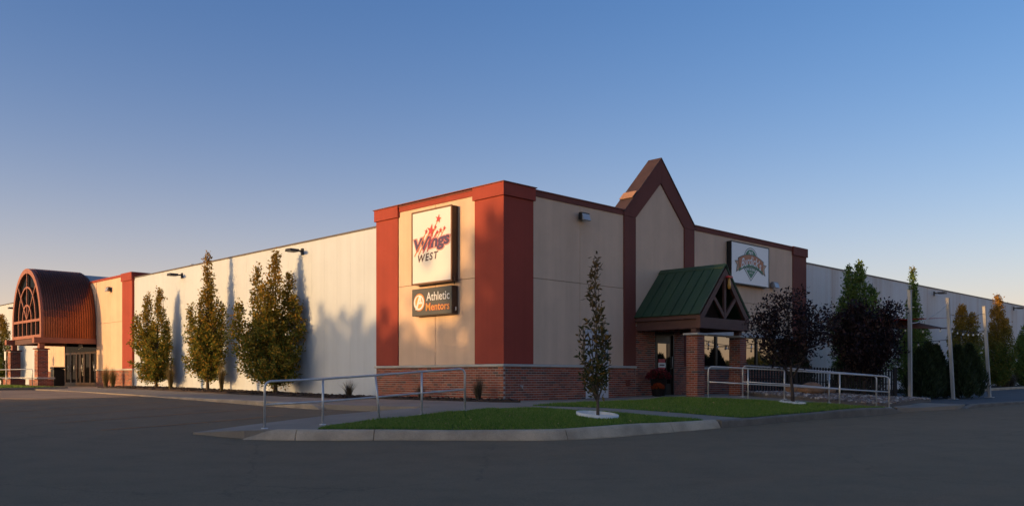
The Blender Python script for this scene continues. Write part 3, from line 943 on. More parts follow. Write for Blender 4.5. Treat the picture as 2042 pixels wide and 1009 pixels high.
# ---------------- porch in front of the gable
PX = 7.29
po = thing('entrance_porch', 'green metal gabled porch on brick pillars over the restaurant door', 'porch', B(2.2, PX, .66), THETA)
EV, RG, HW, PF = 3.20, 4.73, 1.42, 2.50       # eave height, ridge height, half width, front
sl_len = math.hypot(HW, RG - EV)
npan = 7
for sgn in (-1, 1):
    for k in range(npan):
        n0 = .02 + (PF - .02) * k / npan; n1 = .02 + (PF - .02) * (k + 1) / npan - .006
        mb = MB(FR)
        e = (PX + sgn * (HW + .05), EV - .05); t = (PX + sgn * .01, RG)
        nx_, ny_ = (RG - EV) / sl_len * sgn, HW / sl_len
        q = [(e[0], e[1]), (t[0], t[1]), (t[0] + nx_ * .03, t[1] + ny_ * .03), (e[0] + nx_ * .03, e[1] + ny_ * .03)]
        mb.prism(q, n0, n1)
        pn = mb.build('roof_panel', M['green_metal'], po)
        ms = MB(FR)
        q2 = [(e[0] + nx_ * .03, e[1] + ny_ * .03), (t[0] + nx_ * .03, t[1] + ny_ * .03), (t[0] + nx_ * .06, t[1] + ny_ * .06), (e[0] + nx_ * .06, e[1] + ny_ * .06)]
        ms.prism(q2, n1 - .012, n1 + .012)
        ms.build('seam', M['green_metal'], pn)
MB(FR).prism([(PX - .12, RG - .06), (PX, RG + .055), (PX + .12, RG - .06), (PX, RG + .075)][0:1] + [(PX, RG + .05), (PX + .12, RG - .06), (PX + .12, RG - .035), (PX, RG + .085), (PX - .12, RG - .035)], .02, PF + .02).build('ridge_cap', M['green_metal'], po)
for sgn in (-1, 1):
    u = PX + sgn * (HW - .02)
    MB(FR).box(u - .03, u + .03, EV - .17, EV - .045, .05, PF - .002).build('fascia', M['wood'], po)
    MB(FR).box(PX + sgn * (HW - .30), PX + sgn * (HW - .08), EV - .46, EV - .175, .05, PF - .16).build('beam', M['wood'], po, bevel=.008)
    # barge boards at the front
    MB(FR).prism([(PX + sgn * (HW + .03), EV - .12), (PX + sgn * .002, RG - .06), (PX + sgn * .002, RG - .30), (PX + sgn * (HW - .22), EV - .12)], PF - .10, PF).build('barge_board', M['wood'], po)
    # posts
    up = PX + sgn * (HW - .19 - .0)
    MB(FR).box(up - .095, up + .095, 2.60, EV - .465, PF - .40, PF - .21).build('post', M['wood'], po)
    pil = MB(FR).box(up - .195, up + .195, .45, 2.53, PF - .50, PF - .11).build('pillar', M['mortar'], po)
    MB(FR).box(up - .27, up + .27, 2.535, 2.595, PF - .575, PF - .035).build('stone_cap', M['stone'], pil, bevel=.008)
    bm_ = []
    for c in range(28):
        v = .63 + (c + .5) * .0677
        h = .2
        for s4 in range(4):
            # pinwheel: two bricks on each face, the corner brick returning
            rot = Matrix.Translation((up, v, PF - .305)) @ Matrix.Rotation(R(90) * s4, 4, 'Y')
            offs = ((-.2, .0), (.0, .2 - .0)) if c % 2 else ((-.2, -.1), (-.1, .1), (.1, .2))
            for x0, x1 in offs:
                mw = FR @ rot @ Matrix.Translation(((x0 + x1) / 2, 0, .2 - .03 + random.uniform(-.002, .002))) @ Matrix.Diagonal((x1 - x0 - .011, .0567, .06, 1))
                bm_.append(mw)
    put_bricks(pil, bm_, 300)
MB(FR).box(PX - HW + .0, PX + HW - .0, EV - .46, EV - .125, PF - .155, PF - .005).build('front_beam', M['wood'], po, bevel=.008)
MB(FR).box(PX - .055, PX + .055, EV - .12, RG - .30, PF - .09, PF - .015).build('king_post', M['wood'], po)
for sgn in (-1, 1):
    MB(FR).prism([(PX + sgn * .06, EV - .10), (PX + sgn * .06, EV + .06), (PX + sgn * .68, EV + .66), (PX + sgn * .74, EV + .56)], PF - .085, PF - .02).build('strut', M['wood'], po)
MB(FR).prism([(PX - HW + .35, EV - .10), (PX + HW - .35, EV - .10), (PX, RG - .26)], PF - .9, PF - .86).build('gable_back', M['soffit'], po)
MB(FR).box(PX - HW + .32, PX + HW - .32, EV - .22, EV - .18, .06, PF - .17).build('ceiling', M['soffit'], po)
lt = thing('porch_lamp', 'small amber glass lamp under the porch gable peak', 'lamp', FR @ Vector((PX + .12, RG - .62, PF + .05)))
MB(FR).box(PX + .02, PX + .22, RG - .36, RG - .31, PF - .01, PF + .12).build('bracket', M['ink_red'], lt)
mb = MB(FR @ Matrix.Translation((PX + .12, RG - .6, PF + .05)) @ Matrix.Rotation(R(-90), 4, 'X'))
mb.lathe([(.0, -.12), (.045, -.10), (.06, 0), (.045, .15), (.03, .24), (0, .24)], n=10)
mb.build('lamp_glass', M['lens_warm'], lt)

# ---------------- long white hall
hall = thing('long_hall', 'long white precast hall behind the corner block', 'building', B(-12, .35, .6), THETA)
MB(FB).box(-66, -.36, .145, 66, .0, 6.08).build('wall_core', M['tan_core'], hall)


def panels(fr, u0, u1, mat, stepw=.79, n1=-.30):
    n = max(1, round((u1 - u0) / stepw)); s_ = (u1 - u0) / n
    for k in range(n):
        fb('wall_panel', mat, hall, fr, u0 + k * s_ + .002, u0 + (k + 1) * s_ - .002, .40, 6.09, n1 - .07, n1)


panels(FL, -25.88, -5.88, M['white_wall'], n1=-.07)
panels(FL, -64, -40.52, M['white_wall'], n1=-.07)
panels(FR, 17.66, 62, M['stained'])
fb('coping', M['coping'], hall, FL, -64, -5.96, 6.095, 6.15, -.55, -.04)
fb('coping', M['coping'], hall, FR, 17.7, 62, 6.095, 6.15, -.55, -.27)
mb = MB(FL)
for u in (-22.3, -17.6):
    pass
ds = MB(FR).tube([(17.72, 5.95, -.16), (17.72, .75, -.16)], .05, 8)
ds.build('downspout', M['white_door'], hall)
MB(FL).tube([(-21.3, 6.1, -.9), (-21.3, 6.42, -.9)], .09, 8).build('roof_vent', M['grey_metal'], hall)

# ---------------- arched entrance block
UC, HWv = -33.2, 2.43
eb = thing('entrance_block', 'tan and red entrance block with barrel vaulted porch', 'building', B(UC, 0, .78), THETA)
MB(FB).box(-40.49, -25.91, .07, 9, .4, 6.28).build('wall_core', M['tan_core'], eb)
zb_ = .78
for (a, b_) in ((-30.72, -28.75), (-28.735, -27.16)):
    for (c, d_) in ((1.70, 4.06), (4.075, 6.26)):
        fb('wall_panel', M['tan'], eb, FL, a, b_, c, d_, -.08, 0)
fb('wall_panel', M['tan'], eb, FL, UC - HWv + .01, UC + HWv - .01, 3.5, 6.38, -.08, -.002)
for (a, b_) in ((-39.25, -37.6), (-37.585, -35.7)):
    for (c, d_) in ((1.70, 4.06), (4.075, 6.26)):
        fb('wall_panel', M['tan'], eb, FL, a, b_, c, d_, -.08, 0)
for a, b_ in ((-27.15, -25.9), (-40.5, -39.26)):
    MB(FB).box(a, b_, -.035, 1.2, 1.70, 6.00).build('pilaster', M['red'], eb)
    MB(FB).box(a - .05, b_ + .05, -.085, 1.25, 6.005, 6.40).build('pilaster_cap', M['red'], eb)
    fb('stone_cap', M['stone'], eb, FL, a - .06, b_ + .06, 1.63, 1.695, -.1, .07)
fb('parapet_trim', M['red'], eb, FL, -39.2, -27.21, 6.265, 6.38, -.3, .03)
fb('stone_cap', M['stone'], eb, FL, -30.72, -27.22, 1.63, 1.695, -.1, .07); fb('stone_cap', M['stone'], eb, FL, -39.18, -35.7, 1.63, 1.695, -.1, .07)
fb('mortar_backing', M['mortar'], eb, FL, -30.72, -25.9, .4, 1.625, -.1, .018); fb('mortar_backing', M['mortar'], eb, FL, -40.5, -35.7, .4, 1.625, -.1, .018)
put_bricks(eb, lay(FL, -30.72, -25.9, .74, 13, .03) + lay(FL, -40.5, -35.7, .74, 13, .03), 0)


def arch(hw, b, spring=4.0, v0=3.3, n=26):
    pts = [(UC + hw, v0), (UC + hw, (v0 + spring) / 2)]
    for k in range(n + 1):
        a = math.pi * k / n
        pts.append((UC + hw * math.cos(a), spring + b * math.sin(a)))
    return pts + [(UC - hw, (v0 + spring) / 2), (UC - hw, v0)]


VF = 2.68
oo, ii = arch(HWv, 2.94), arch(HWv - .06, 2.88)
vr = MB(FL).strip(oo, ii, .02, VF - .12).build('vault_roof', M['vault'], eb)
sm = MB(FL)
o2, i2 = arch(HWv + .05, 2.99), arch(HWv - .01, 2.93)
for k in range(1, 22):
    n_ = .02 + (VF - .14) * k / 22
    sm.strip(o2, i2, n_ - .016, n_ + .016)
sm.build('roof_seams', M['vault'], vr, kind='stuff')
MB(FL).strip(arch(HWv - .1, 2.86, v0=4.2), arch(HWv - .2, 2.76, v0=4.2), -5, -.1).build('rear_vault_roof', M['vault_rear'], eb)
vf = MB(FL).strip(arch(HWv + .03, 2.97), arch(HWv - .20, 2.72), VF - .115, VF).build('arch_frame', M['arch_wood'], eb)
MB(FL).box(UC - HWv + .19, UC + HWv - .19, 3.30, 3.46, VF - .11, VF - .01).build('rail', M['arch_wood'], vf)
MB(FL).box(UC - HWv + .19, UC + HWv - .19, 4.14, 4.27, VF - .11, VF - .015).build('rail', M['arch_wood'], vf)
for k in range(1, 6):
    u = UC - HWv + .19 + (2 * HWv - .38) * k / 6
    MB(FL).box(u - .035, u + .035, 3.461, 4.139, VF - .1, VF - .03).build('mullion', M['arch_wood'], vf)


def hoop(hw, b, t=.045):
    n = 18
    o = [(UC + (hw + t) * math.cos(math.pi * k / n), 4.27 + (b + t) * math.sin(math.pi * k / n)) for k in range(n + 1)]
    i = [(UC + (hw - t) * math.cos(math.pi * k / n), 4.27 + (b - t) * math.sin(math.pi * k / n)) for k in range(n + 1)]
    MB(FL).strip(o, i, VF - .1, VF - .03).build('tracery_hoop', M['arch_wood'], vf)


hoop(1.42, 1.72); hoop(.74, .78)
for ang in (50, 90, 130):
    a = R(ang)
    r1 = 1 / math.sqrt((math.cos(a) / 2.2) ** 2 + (math.sin(a) / 2.46) ** 2)
    c_, s_ = math.cos(a), math.sin(a)
    MB(FL).prism([(UC - s_ * .035, 4.275 + c_ * .035), (UC + s_ * .035, 4.275 - c_ * .035 + (.04 if ang != 90 else 0)), (UC + c_ * r1 + s_ * .035, 4.27 + s_ * r1 - c_ * .035), (UC + c_ * r1 - s_ * .035, 4.27 + s_ * r1 + c_ * .035)], VF - .095, VF - .028).build('tracery_bar', M['arch_wood'], vf)
MB(FL).prism(arch(HWv - .19, 2.73, v0=3.32), VF - .14, VF - .12).build('glass_pane', M['glass_dark'], vf)
for u0, u1 in ((UC - HWv - .1, UC - HWv + .2), (UC + HWv - .2, UC + HWv + .1)):
    MB(FL).box(u0, u1, 3.02, 3.295, .02, VF + .34).build('beam', M['arch_wood'], eb, bevel=.01)
MB(FL).box(UC - HWv + .21, UC + HWv - .21, 3.02, 3.28, VF - .3, VF - .05).build('beam', M['wood'], eb)
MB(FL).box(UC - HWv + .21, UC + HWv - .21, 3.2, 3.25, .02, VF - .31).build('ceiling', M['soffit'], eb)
pb = []
for sgn in (-1, 1):
    u = UC + sgn * (HWv - .12); n_ = VF - .06
    MB(FL).box(u - .12, u + .12, 2.75, 3.015, n_ - .12, n_ + .12).build('post', M['arch_wood'], eb)
    pl = MB(FL).box(u - .24, u + .24, .6, 2.68, n_ - .24, n_ + .24).build('pillar', M['mortar'], eb)
    MB(FL).box(u - .31, u + .31, 2.685, 2.745, n_ - .31, n_ + .31).build('stone_cap', M['brown'], pl)
    MB(FL).box(u - .75, u + .75, 1.20, 1.275, n_ - .42, n_ + .42).build('plinth_cap', M['stone'], pl)
    lst = []
    for (hw_, hd_, v0, nc) in ((.25, .25, 1.28, 20), (.70, .37, .70, 7)):
        MB(FL).box(u - hw_ + .012, u + hw_ - .012, .5, v0 + nc * .0677, n_ - hd_ + .012, n_ + hd_ - .012).build('mortar_backing', M['mortar'], pl)
        for rot, ln, dp in ((0, hw_, hd_), (1, hd_, hw_), (2, hw_, hd_), (3, hd_, hw_)):
            fr = FL @ Matrix.Translation((u, 0, n_)) @ Matrix.Rotation(R(90) * rot, 4, 'Y')
            lst += lay(fr, -ln, ln, v0, nc, dp, depth=.04, shift=rot)
    put_bricks(pl, lst, 0)
# doors
MB(FL).box(-35.68, -30.73, 2.66, 3.2, -.08, -.03).build('transom', M['glass_dark'], eb)
de = [-35.66, -34.7, -33.78, -33.2, -32.62, -31.7, -30.75]
for k, (a, b_) in enumerate(zip(de[:-1], de[1:])):
    mb = MB(FL)
    mb.box(a + .01, a + .10, .76, 2.65, -.08, .0); mb.box(b_ - .10, b_ - .01, .76, 2.65, -.08, .0)
    mb.box(a + .101, b_ - .101, .76, 1.0, -.08, -.002); mb.box(a + .101, b_ - .101, 2.54, 2.65, -.08, -.002)
    dd = mb.build('door', M['door_frame'], eb)
    fb('glass_pane', M['glass_dark'], dd, FL, a + .09, b_ - .09, .98, 2.55, -.05, -.035)
    if k in (0, 1, 3, 5):
        MB(FL).tube([(b_ - .15, 1.62, .0), (b_ - .15, 1.62, .07), (b_ - .15, 1.95, .07), (b_ - .15, 1.95, .0)], .022).build('handle', M['galv'], dd)
    fb('threshold', M['galv'], dd, FL, a + .02, b_ - .02, .745, .765, -.05, .05)


# ================================================================== text and signs
def text_mesh(s, shear=0.0, offset=0.0, space=1.0):
    cu = bpy.data.curves.new('t', 'FONT')
    cu.body = s; cu.shear = shear; cu.offset = offset; cu.space_character = space
    cu.resolution_u = 3
    cu.extrude = .02
    ob = bpy.data.objects.new('t', cu)
    COL.objects.link(ob)
    dg = bpy.context.evaluated_depsgraph_get()
    me = bpy.data.meshes.new_from_object(ob.evaluated_get(dg))
    v = [tuple(x.co) for x in me.vertices]; f = [tuple(p.vertices) for p in me.polygons]
    bpy.data.objects.remove(ob); bpy.data.curves.remove(cu); bpy.data.meshes.remove(me)
    return v, f


def lettering(name, s, fr, u0, u1, v0, v1, n, mat, parent, shear=0, offset=0, base=None, warp=None, th=.004, space=1.0):
    """text fitted into a rectangle of a sign face; base = string giving the fit (so an outline layer stays registered)"""
    v, f = text_mesh(s, shear, offset, space)
    bv = text_mesh(s, shear, 0, space)[0] if offset else v
    x0, x1 = min(a[0] for a in bv), max(a[0] for a in bv); y0, y1 = min(a[1] for a in bv), max(a[1] for a in bv)
    out = []
    for a in v:
        fx = (a[0] - x0) / (x1 - x0); fy = (a[1] - y0) / (y1 - y0)
        uu = u0 + (u1 - u0) * fx; vv = v0 + (v1 - v0) * fy
        if warp: uu, vv = warp(uu, vv, fx, fy)
        out.append((uu, vv, n + (th if a[2] > 0 else 0)))
    mb = MB(fr); mb.add(out, f)
    return mb.build(name, mat, parent, fix=False)


def star(cu, cv, r, rot, ky=1.0):
    return [(cu + (r if k % 2 == 0 else r * .40) * math.sin(rot + math.pi * k / 5), cv + ky * (r if k % 2 == 0 else r * .40) * math.cos(rot + math.pi * k / 5)) for k in range(10)]


# tall white sign on the left front
SU0, SU1, SV0, SV1 = -3.738, -1.888, 4.03, 6.215
sg = thing('wall_sign', 'tall white box sign with red stars on the red and tan corner', 'sign', FL @ Vector(((SU0 + SU1) / 2, SV0, .12)))
MB(FL).box(SU0, SU1, SV0, SV1, .02, .235).build('cabinet', M['sign_case'], sg, bevel=.008)
mb = MB(FL)
for b4 in ((SU0 - .012, SU0 + .035, SV0 - .012, SV1 + .012), (SU1 - .035, SU1 + .012, SV0 - .012, SV1 + .012), (SU0 + .036, SU1 - .036, SV0 - .012, SV0 + .04), (SU0 + .036, SU1 - .036, SV1 - .035, SV1 + .012)):
    mb.box(*b4, .236, .262)
mb.build('retainer_frame', surf('bronze_retainer', (.16, .075, .035), .4, metal=.5), sg)
MB(FL).box(SU0 + .036, SU1 - .036, SV0 + .041, SV1 - .036, .236, .25).build('face', M['sign_face'], sg)
W_ = SU1 - SU0; H_ = SV1 - SV0
nF = .2515
rise = lambda uu, vv, fx, fy: (uu, vv + .10 * fx - .02)
LU0, LU1 = SU0 + .14, SU1 - .12
for k, (off, m_, nn) in enumerate(((.105, 'ink_red', nF), (.085, 'ink_cream', nF + .003), (.058, 'ink_red', nF + .006), (.034, 'ink_purple', nF + .009))):
    lettering('lettering', 'Wings', FL, LU0, LU1, SV0 + .92, SV0 + 1.36, nn, M[m_], sg, shear=.12, offset=off, warp=rise, th=.0025)
lettering('lettering', 'WEST', FL, SU0 + .30, SU0 + 1.24, SV0 + .66, SV0 + .87, nF, M['ink_maroon'], sg, shear=.18, offset=.02, warp=lambda a, b, x, y: (a, b + .05 * x), space=1.25)
stars = ((1.26, 1.86, .115), (.92, 1.55, .175), (.70, 1.55, .075), (1.12, 1.63, .065), (1.22, 1.47, .06), (1.36, 1.51, .08), (1.53, 1.55, .065))
for (a, b_, r_) in stars:
    cu_, cv_ = SU0 + a, SV0 + b_
    L = .55 if r_ > .12 else .32
    dx, dy = -.62, -.78
    px_, py_ = -dy * .016, dx * .016
    MB(FL).prism([(cu_ + px_, cv_ + py_), (cu_ - px_, cv_ - py_), (cu_ + dx * L - px_, cv_ + dy * L - py_), (cu_ + dx * L + px_, cv_ + dy * L + py_)], nF, nF + .002).build('streak', M['ink_orange'], sg)
    MB(FL).prism(star(cu_, cv_, r_ * 1.18, .25), nF + .0125, nF + .0145).build('star_outline', M['ink_orange'], sg)
    MB(FL).prism(star(cu_, cv_, r_, .25), nF + .015, nF + .017).build('star', M['ink_red'], sg)
for k in range(4):
    cu_, cv_ = SU0 + .12 + .2 * k, SV0 + .86 + .03 * k
    MB(FL).prism([(cu_, cv_), (cu_ + .03, cv_ - .01), (cu_ + .50, cv_ + .56), (cu_ + .47, cv_ + .57)], nF + .0122, nF + .0135).build('streak', M['ink_orange'] if k < 2 else M['ink_red'], sg)
MB(FL).tube([(SU1 + .01, SV0 + .12, .2), (SU1 + .06, SV0 + .12, .2), (SU1 + .06, SV0 - .1, .2)], .018).build('conduit', M['sign_case'], sg)

# olive box sign
OU0, OU1, OV0, OV1 = -3.738, -1.888, 3.085, 3.90
so_ = thing('wall_sign', 'dark olive box sign with round orange emblem below the tall white sign', 'sign', FL @ Vector(((OU0 + OU1) / 2, OV0, .12)))
MB(FL).box(OU0, OU1, OV0, OV1, .02, .24).build('cabinet', M['sign_case'], so_, bevel=.008)
MB(FL).box(OU0 + .012, OU1 - .012, OV0 + .012, OV1 - .012, .241, .252).build('face', M['sign_olive'], so_)
nF = .2535
lettering('lettering', 'Athletic', FL, OU0 + .70, OU1 - .10, OV0 + .43, OV0 + .68, nF, M['ink_white'], so_, offset=.004)
lettering('lettering', 'Mentors', FL, OU0 + .68, OU1 - .10, OV0 + .14, OV0 + .36, nF, M['ink_red'], so_, offset=.03)
lettering('lettering', 'Mentors', FL, OU0 + .68, OU1 - .10, OV0 + .14, OV0 + .36, nF + .0045, M['ink_amber'], so_, offset=.004)


def ell(cu_, cv_, a, b_, n=28, a0=0, a1=2 * math.pi):
    return [(cu_ + a * math.cos(a0 + (a1 - a0) * k / n), cv_ + b_ * math.sin(a0 + (a1 - a0) * k / n)) for k in range(n + (0 if abs(a1 - a0 - 2 * math.pi) < 1e-6 else 1))]


ec, ev = OU0 + .36, OV0 + .41
MB(FL).prism(ell(ec, ev, .265, .265), nF, nF + .003).build('emblem_disc', M['ink_orange'], so_)
MB(FL).prism(ell(ec + .005, ev + .01, .24, .235), nF + .0035, nF + .005).build('emblem_disc', M['ink_amber'], so_)
oc = ell(ec - .01, ev, .235, .23, 28, R(-150), R(150)); ic = ell(ec - .02, ev + .005, .185, .175, 28, R(-150), R(150))
MB(FL).strip(ell(ec - .01, ev - .01, .24, .225, 30, R(-125), R(225)), ell(ec - .01, ev, .175, .185, 30, R(-125), R(225)), nF + .0055, nF + .008).build('emblem_ring', M['ink_white'], so_)
MB(FL).prism([(ec - .18, ev - .22), (ec - .09, ev - .22), (ec + .09, ev + .19), (ec + .0, ev + .19)], nF + .0085, nF + .010).build('emblem_stroke', M['ink_white'], so_)
MB(FL).prism([(ec + .01, ev + .19), (ec + .09, ev + .19), (ec + .12, ev - .02), (ec + .06, ev - .02)], nF + .0105, nF + .012).build('emblem_stroke', M['ink_white'], so_)
MB(FL).prism([(ec - .08, ev - .055), (ec + .15, ev - .055), (ec + .15, ev + .005), (ec - .05, ev + .005)], nF + .0125, nF + .014).build('emblem_stroke', M['ink_white'], so_)
MB(FL).tube([(OU1 + .008, OV0 + .10, .12), (OU1 + .03, OV0 + .10, .12), (OU1 + .03, OV0 + .2, .12)], .018).build('conduit', M['galv'], so_)

# white box sign on the right front
RU0, RU1, RV0, RV1 = 11.41, 14.15, 4.715, 6.255
sb = thing('wall_sign', 'white box sign with brown banner and green badge beside the porch gable', 'sign', FR @ Vector(((RU0 + RU1) / 2, RV0, .1)))
MB(FR).box(RU0, RU1, RV0, RV1, .02, .20).build('cabinet', M['sign_black'], sb, bevel=.008)
mb = MB(FR)
for b4 in ((RU0 - .01, RU0 + .02, RV0 - .01, RV1 + .01), (RU1 - .02, RU1 + .01, RV0 - .01, RV1 + .01), (RU0 + .021, RU1 - .021, RV0 - .01, RV0 + .03), (RU0 + .021, RU1 - .021, RV1 - .03, RV1 + .01)):
    mb.box(*b4, .201, .222)
mb.build('retainer_frame', M['sign_black'], sb)
MB(FR).box(RU0 + .021, RU1 - .021, RV0 + .031, RV1 - .031, .201, .212).build('face', M['sign_face_cool'], sb)
nF = .2135
cx_, cy_ = (RU0 + RU1) / 2 + .02, RV0 + .82


def sc(pts):
    return [(cx_ + a, cy_ + b_) for a, b_ in pts]


hood = lambda a, b_, dy: [(a * math.cos(R(t)), dy + b_ * math.sin(R(t))) for t in range(0, 181, 10)]
MB(FR).prism(sc(hood(.50, .42, .17)), nF, nF + .0015).build('badge', M['ink_dkgreen'], sb)
MB(FR).prism(sc(hood(.47, .39, .175)), nF + .002, nF + .003).build('badge', M['ink_white'], sb)
MB(FR).prism(sc(hood(.42, .34, .18)), nF + .0035, nF + .005).build('badge', M['ink_green'], sb)
lettering('lettering', 'OLD', FR, cx_ - .16, cx_ + .14, cy_ + .28, cy_ + .45, nF + .0055, M['ink_white'], sb, offset=.03)
MB(FR).prism(sc([(-.56, -.18), (.56, -.18), (.0, -.66)]), nF, nF + .0015).build('badge', M['ink_dkgreen'], sb)
MB(FR).prism(sc([(-.53, -.16), (.53, -.16), (.0, -.625)]), nF + .002, nF + .003).build('badge', M['ink_white'], sb)
MB(FR).prism(sc([(-.47, -.15), (.47, -.15), (.0, -.565)]), nF + .0035, nF + .005).build('badge', M['ink_green'], sb)
for sgn in (-1, 1):
    MB(FR).prism(sc([(sgn * .72, .06), (sgn * 1.17, .02), (sgn * 1.0, -.13), (sgn * 1.07, -.40), (sgn * .66, -.22)]), nF + .0055, nF + .007).build('ribbon_tail', M['ink_dkgreen'], sb)
    MB(FR).prism(sc([(sgn * .74, .03), (sgn * 1.12, .0), (sgn * .965, -.13), (sgn * 1.025, -.35), (sgn * .70, -.20)]), nF + .0075, nF + .009).build('ribbon_tail', M['ink_tan'], sb)
ban = lambda hw, y0, bow, ln: [(hw * t, y0 + bow * (1 - (t) ** 2)) for t in [k / ln - 1 for k in range(2 * ln + 1)]]
MB(FR).strip(sc(ban(.94, .14, .20, 8)), sc(ban(.86, -.36, .22, 8)), nF + .0095, nF + .011).build('banner', M['ink_dkgreen'], sb)
MB(FR).strip(sc(ban(.91, .115, .20, 8)), sc(ban(.84, -.33, .22, 8)), nF + .0115, nF + .013).build('banner', M['ink_green'], sb)
MB(FR).strip(sc(ban(.91, .115, .20, 8)), sc(ban(.845, -.24, .22, 8)), nF + .0135, nF + .015).build('banner', M['ink_brown'], sb)
bend = lambda uu, vv, fx, fy: (uu, vv + .17 * (1 - (2 * fx - 1) ** 2) - .02)
lettering('lettering', 'Burdick\u2019s', FR, cx_ - .72, cx_ + .74, cy_ - .22, cy_ + .12, nF + .0155, M['ink_white'], sb, shear=.28, offset=.006, warp=bend)
lettering('lettering', 'BAR & GRILL', FR, cx_ - .34, cx_ + .34, cy_ - .27, cy_ - .17, nF + .0055, M['ink_white'], sb, offset=.01)
lettering('lettering', 'SINCE', FR, cx_ - .12, cx_ + .12, cy_ - .38, cy_ - .32, nF + .0055, M['ink_white'], sb)

# street number over the arched entrance, upright writing on the glass
tr = bpy.data.objects['transom']
lettering('street_number', '5076', FL, -33.5, -32.9, 2.83, 3.07, -.029, M['ink_white'], tr, offset=.02)
v_t = lettering('door_lettering', 'WELCOME', FL @ Matrix.Translation((-32.91, 1.35, -.034)) @ Matrix.Rotation(R(90), 4, 'Z'), 0, 1.0, -.1, .1, 0, surf('door_print', (.30, .27, .24), .5), tr, offset=.01)


# ================================================================== wall lamps
def flood(label, fr, u, v, n, big=1.0, mat='lamp_dark'):
    t = thing('flood_light', label, 'wall lamp', fr @ Vector((u, v, n)), 0, 'flood lights on the walls')
    f2 = fr @ Matrix.Translation((u, v, n)) @ Matrix.Scale(big, 4)
    MB(f2).box(-.07, .07, -.06, .08, .0, .07).build('bracket', M[mat], t)
    MB(f2).prism([(-.19, .12), (.19, .12), (.19, -.10), (-.19, -.10)], .071, .20).build('housing', M[mat], t, bevel=.02)
    MB(f2 @ Matrix.Translation((0, 0, .2)) @ Matrix.Rotation(R(-20), 4, 'X')).box(-.16, .16, -.13, .07, -.03, .03).build('lens', M['lens'], t)
    return t


def shoebox(label, fr, u, v, n):
    t = thing('area_light', label, 'wall lamp', fr @ Vector((u, v, n)), 0, 'flat arm lights on the hall walls')
    MB(fr).box(u - .06, u + .06, v - .14, v + .10, n, n + .05).build('wall_plate', M['lamp_dark'], t)
    MB(fr).box(u - .03, u + .03, v - .03, v + .03, n + .05, n + .25).build('arm', M['lamp_dark'], t)
    MB(fr).prism([(u - .16, v + .04), (u + .16, v + .04), (u + .19, v - .06), (u - .19, v - .06)], n + .25, n + .62).build('head', M['lamp_dark'], t, bevel=.01)
    return t


flood('dark flood light high on the tan wall right of the red corner', FR, 3.24, 6.06, 0)
flood('grey flood light beside the white banner sign', FR, 14.75, 4.88, 0, 1.0, 'lamp_grey')
flood('flood light on the tan wall beside the barrel vault', FL, -28.75, 5.75, 0, .95)
shoebox('flat arm light above the largest hornbeam on the lit white wall', FL, -10.48, 5.80, -.07)
shoebox('flat arm light above the smallest hornbeam on the lit white wall', FL, -20.5, 5.78, -.07)
shoebox('flat arm light over the orange tipped tree on the stained wall', FR, 33.0, 5.85, -.3)
shoebox('flat arm light at the far right end of the stained wall', FR, 47.3, 5.85, -.3)
shoebox('flat arm light on the white wall behind the vaulted porch', FL, -44.5, 5.7, -.07)


# ================================================================== handrails
def rail(label, posts, zs, h=.89, mid=.45, r=.022, lean=None):
    base = Vector((posts[0][0], posts[0][1], zs[0]))
    t = thing('handrail', label, 'handrail', base, 0, 'galvanised handrails beside the ramps')
    P = [Vector((x, y, z)) for (x, y), z in zip(posts, zs)]
    d0 = (P[1] - P[0]).normalized(); d1 = (P[-2] - P[-1]).normalized()
    up = Vector((0, 0, 1))
    cr = .12

    def bend(p, d):
        top = p + up * h
        return [p - up * .06, p + up * (h - cr)] + [top + up * (-cr + cr * math.sin(a)) + d * (cr - cr * math.cos(a)) for a in (R(20), R(45), R(70))] + [top + d * cr]
    path = bend(P[0], d0) + [q + up * h for q in P[1:-1]] + bend(P[-1], d1)[::-1]
    MB().tube(path, r, 10).build('top_rail', M['galv'], t)
    MB().tube([P[0] + up * mid, *[q + up * mid for q in P[1:-1]], P[-1] + up * mid], r * .9, 10).build('mid_rail', M['galv'], t)
    for k, q in enumerate(P[1:-1]):
        ln = (lean or {}).get(k + 1, (0, 0))
        MB().tube([q + Vector((ln[0], ln[1], -.06)), q + up * h], r, 10).build('post', M['galv'], t)
    for q in P:
        MB().lathe([(r + .045, q.z - .004), (r + .045, q.z + .012), (r + .004, q.z + .016)], q.x, q.y, 12).build('base_plate', M['galv'], t)
    return t


lp = [(-4.69 + 3.69 * u, 16.47 + 1.95 * u) for u in (0, .268, .525, .765, 1)]
rail('near galvanised handrail beside the ramp on the left of the lawn', lp, [sz(*p) for p in lp], lean={2: (.09, 0)})
rp = [(5.60, 24.78), (6.73, 24.76), (7.97, 24.74), (9.34, 24.76), (10.77, 24.80)]
rail('front handrail of the ramp right of the porch', rp, [sz(*p) for p in rp])
rq = [(6.92, 26.05), (8.17, 26.05), (9.51, 26.05), (10.96, 26.12)]
rail('rear handrail of the ramp right of the porch, nearest the black fence', rq, [sz(*p) for p in rq], h=.93)
re_ = [xy(B(-38.4, -3.4)), xy(B(-34.0, -3.4)), xy(B(-29.6, -3.4))]
rail('far handrail in front of the arched entrance', re_, [sz(*p) + .02 for p in re_], h=.88)

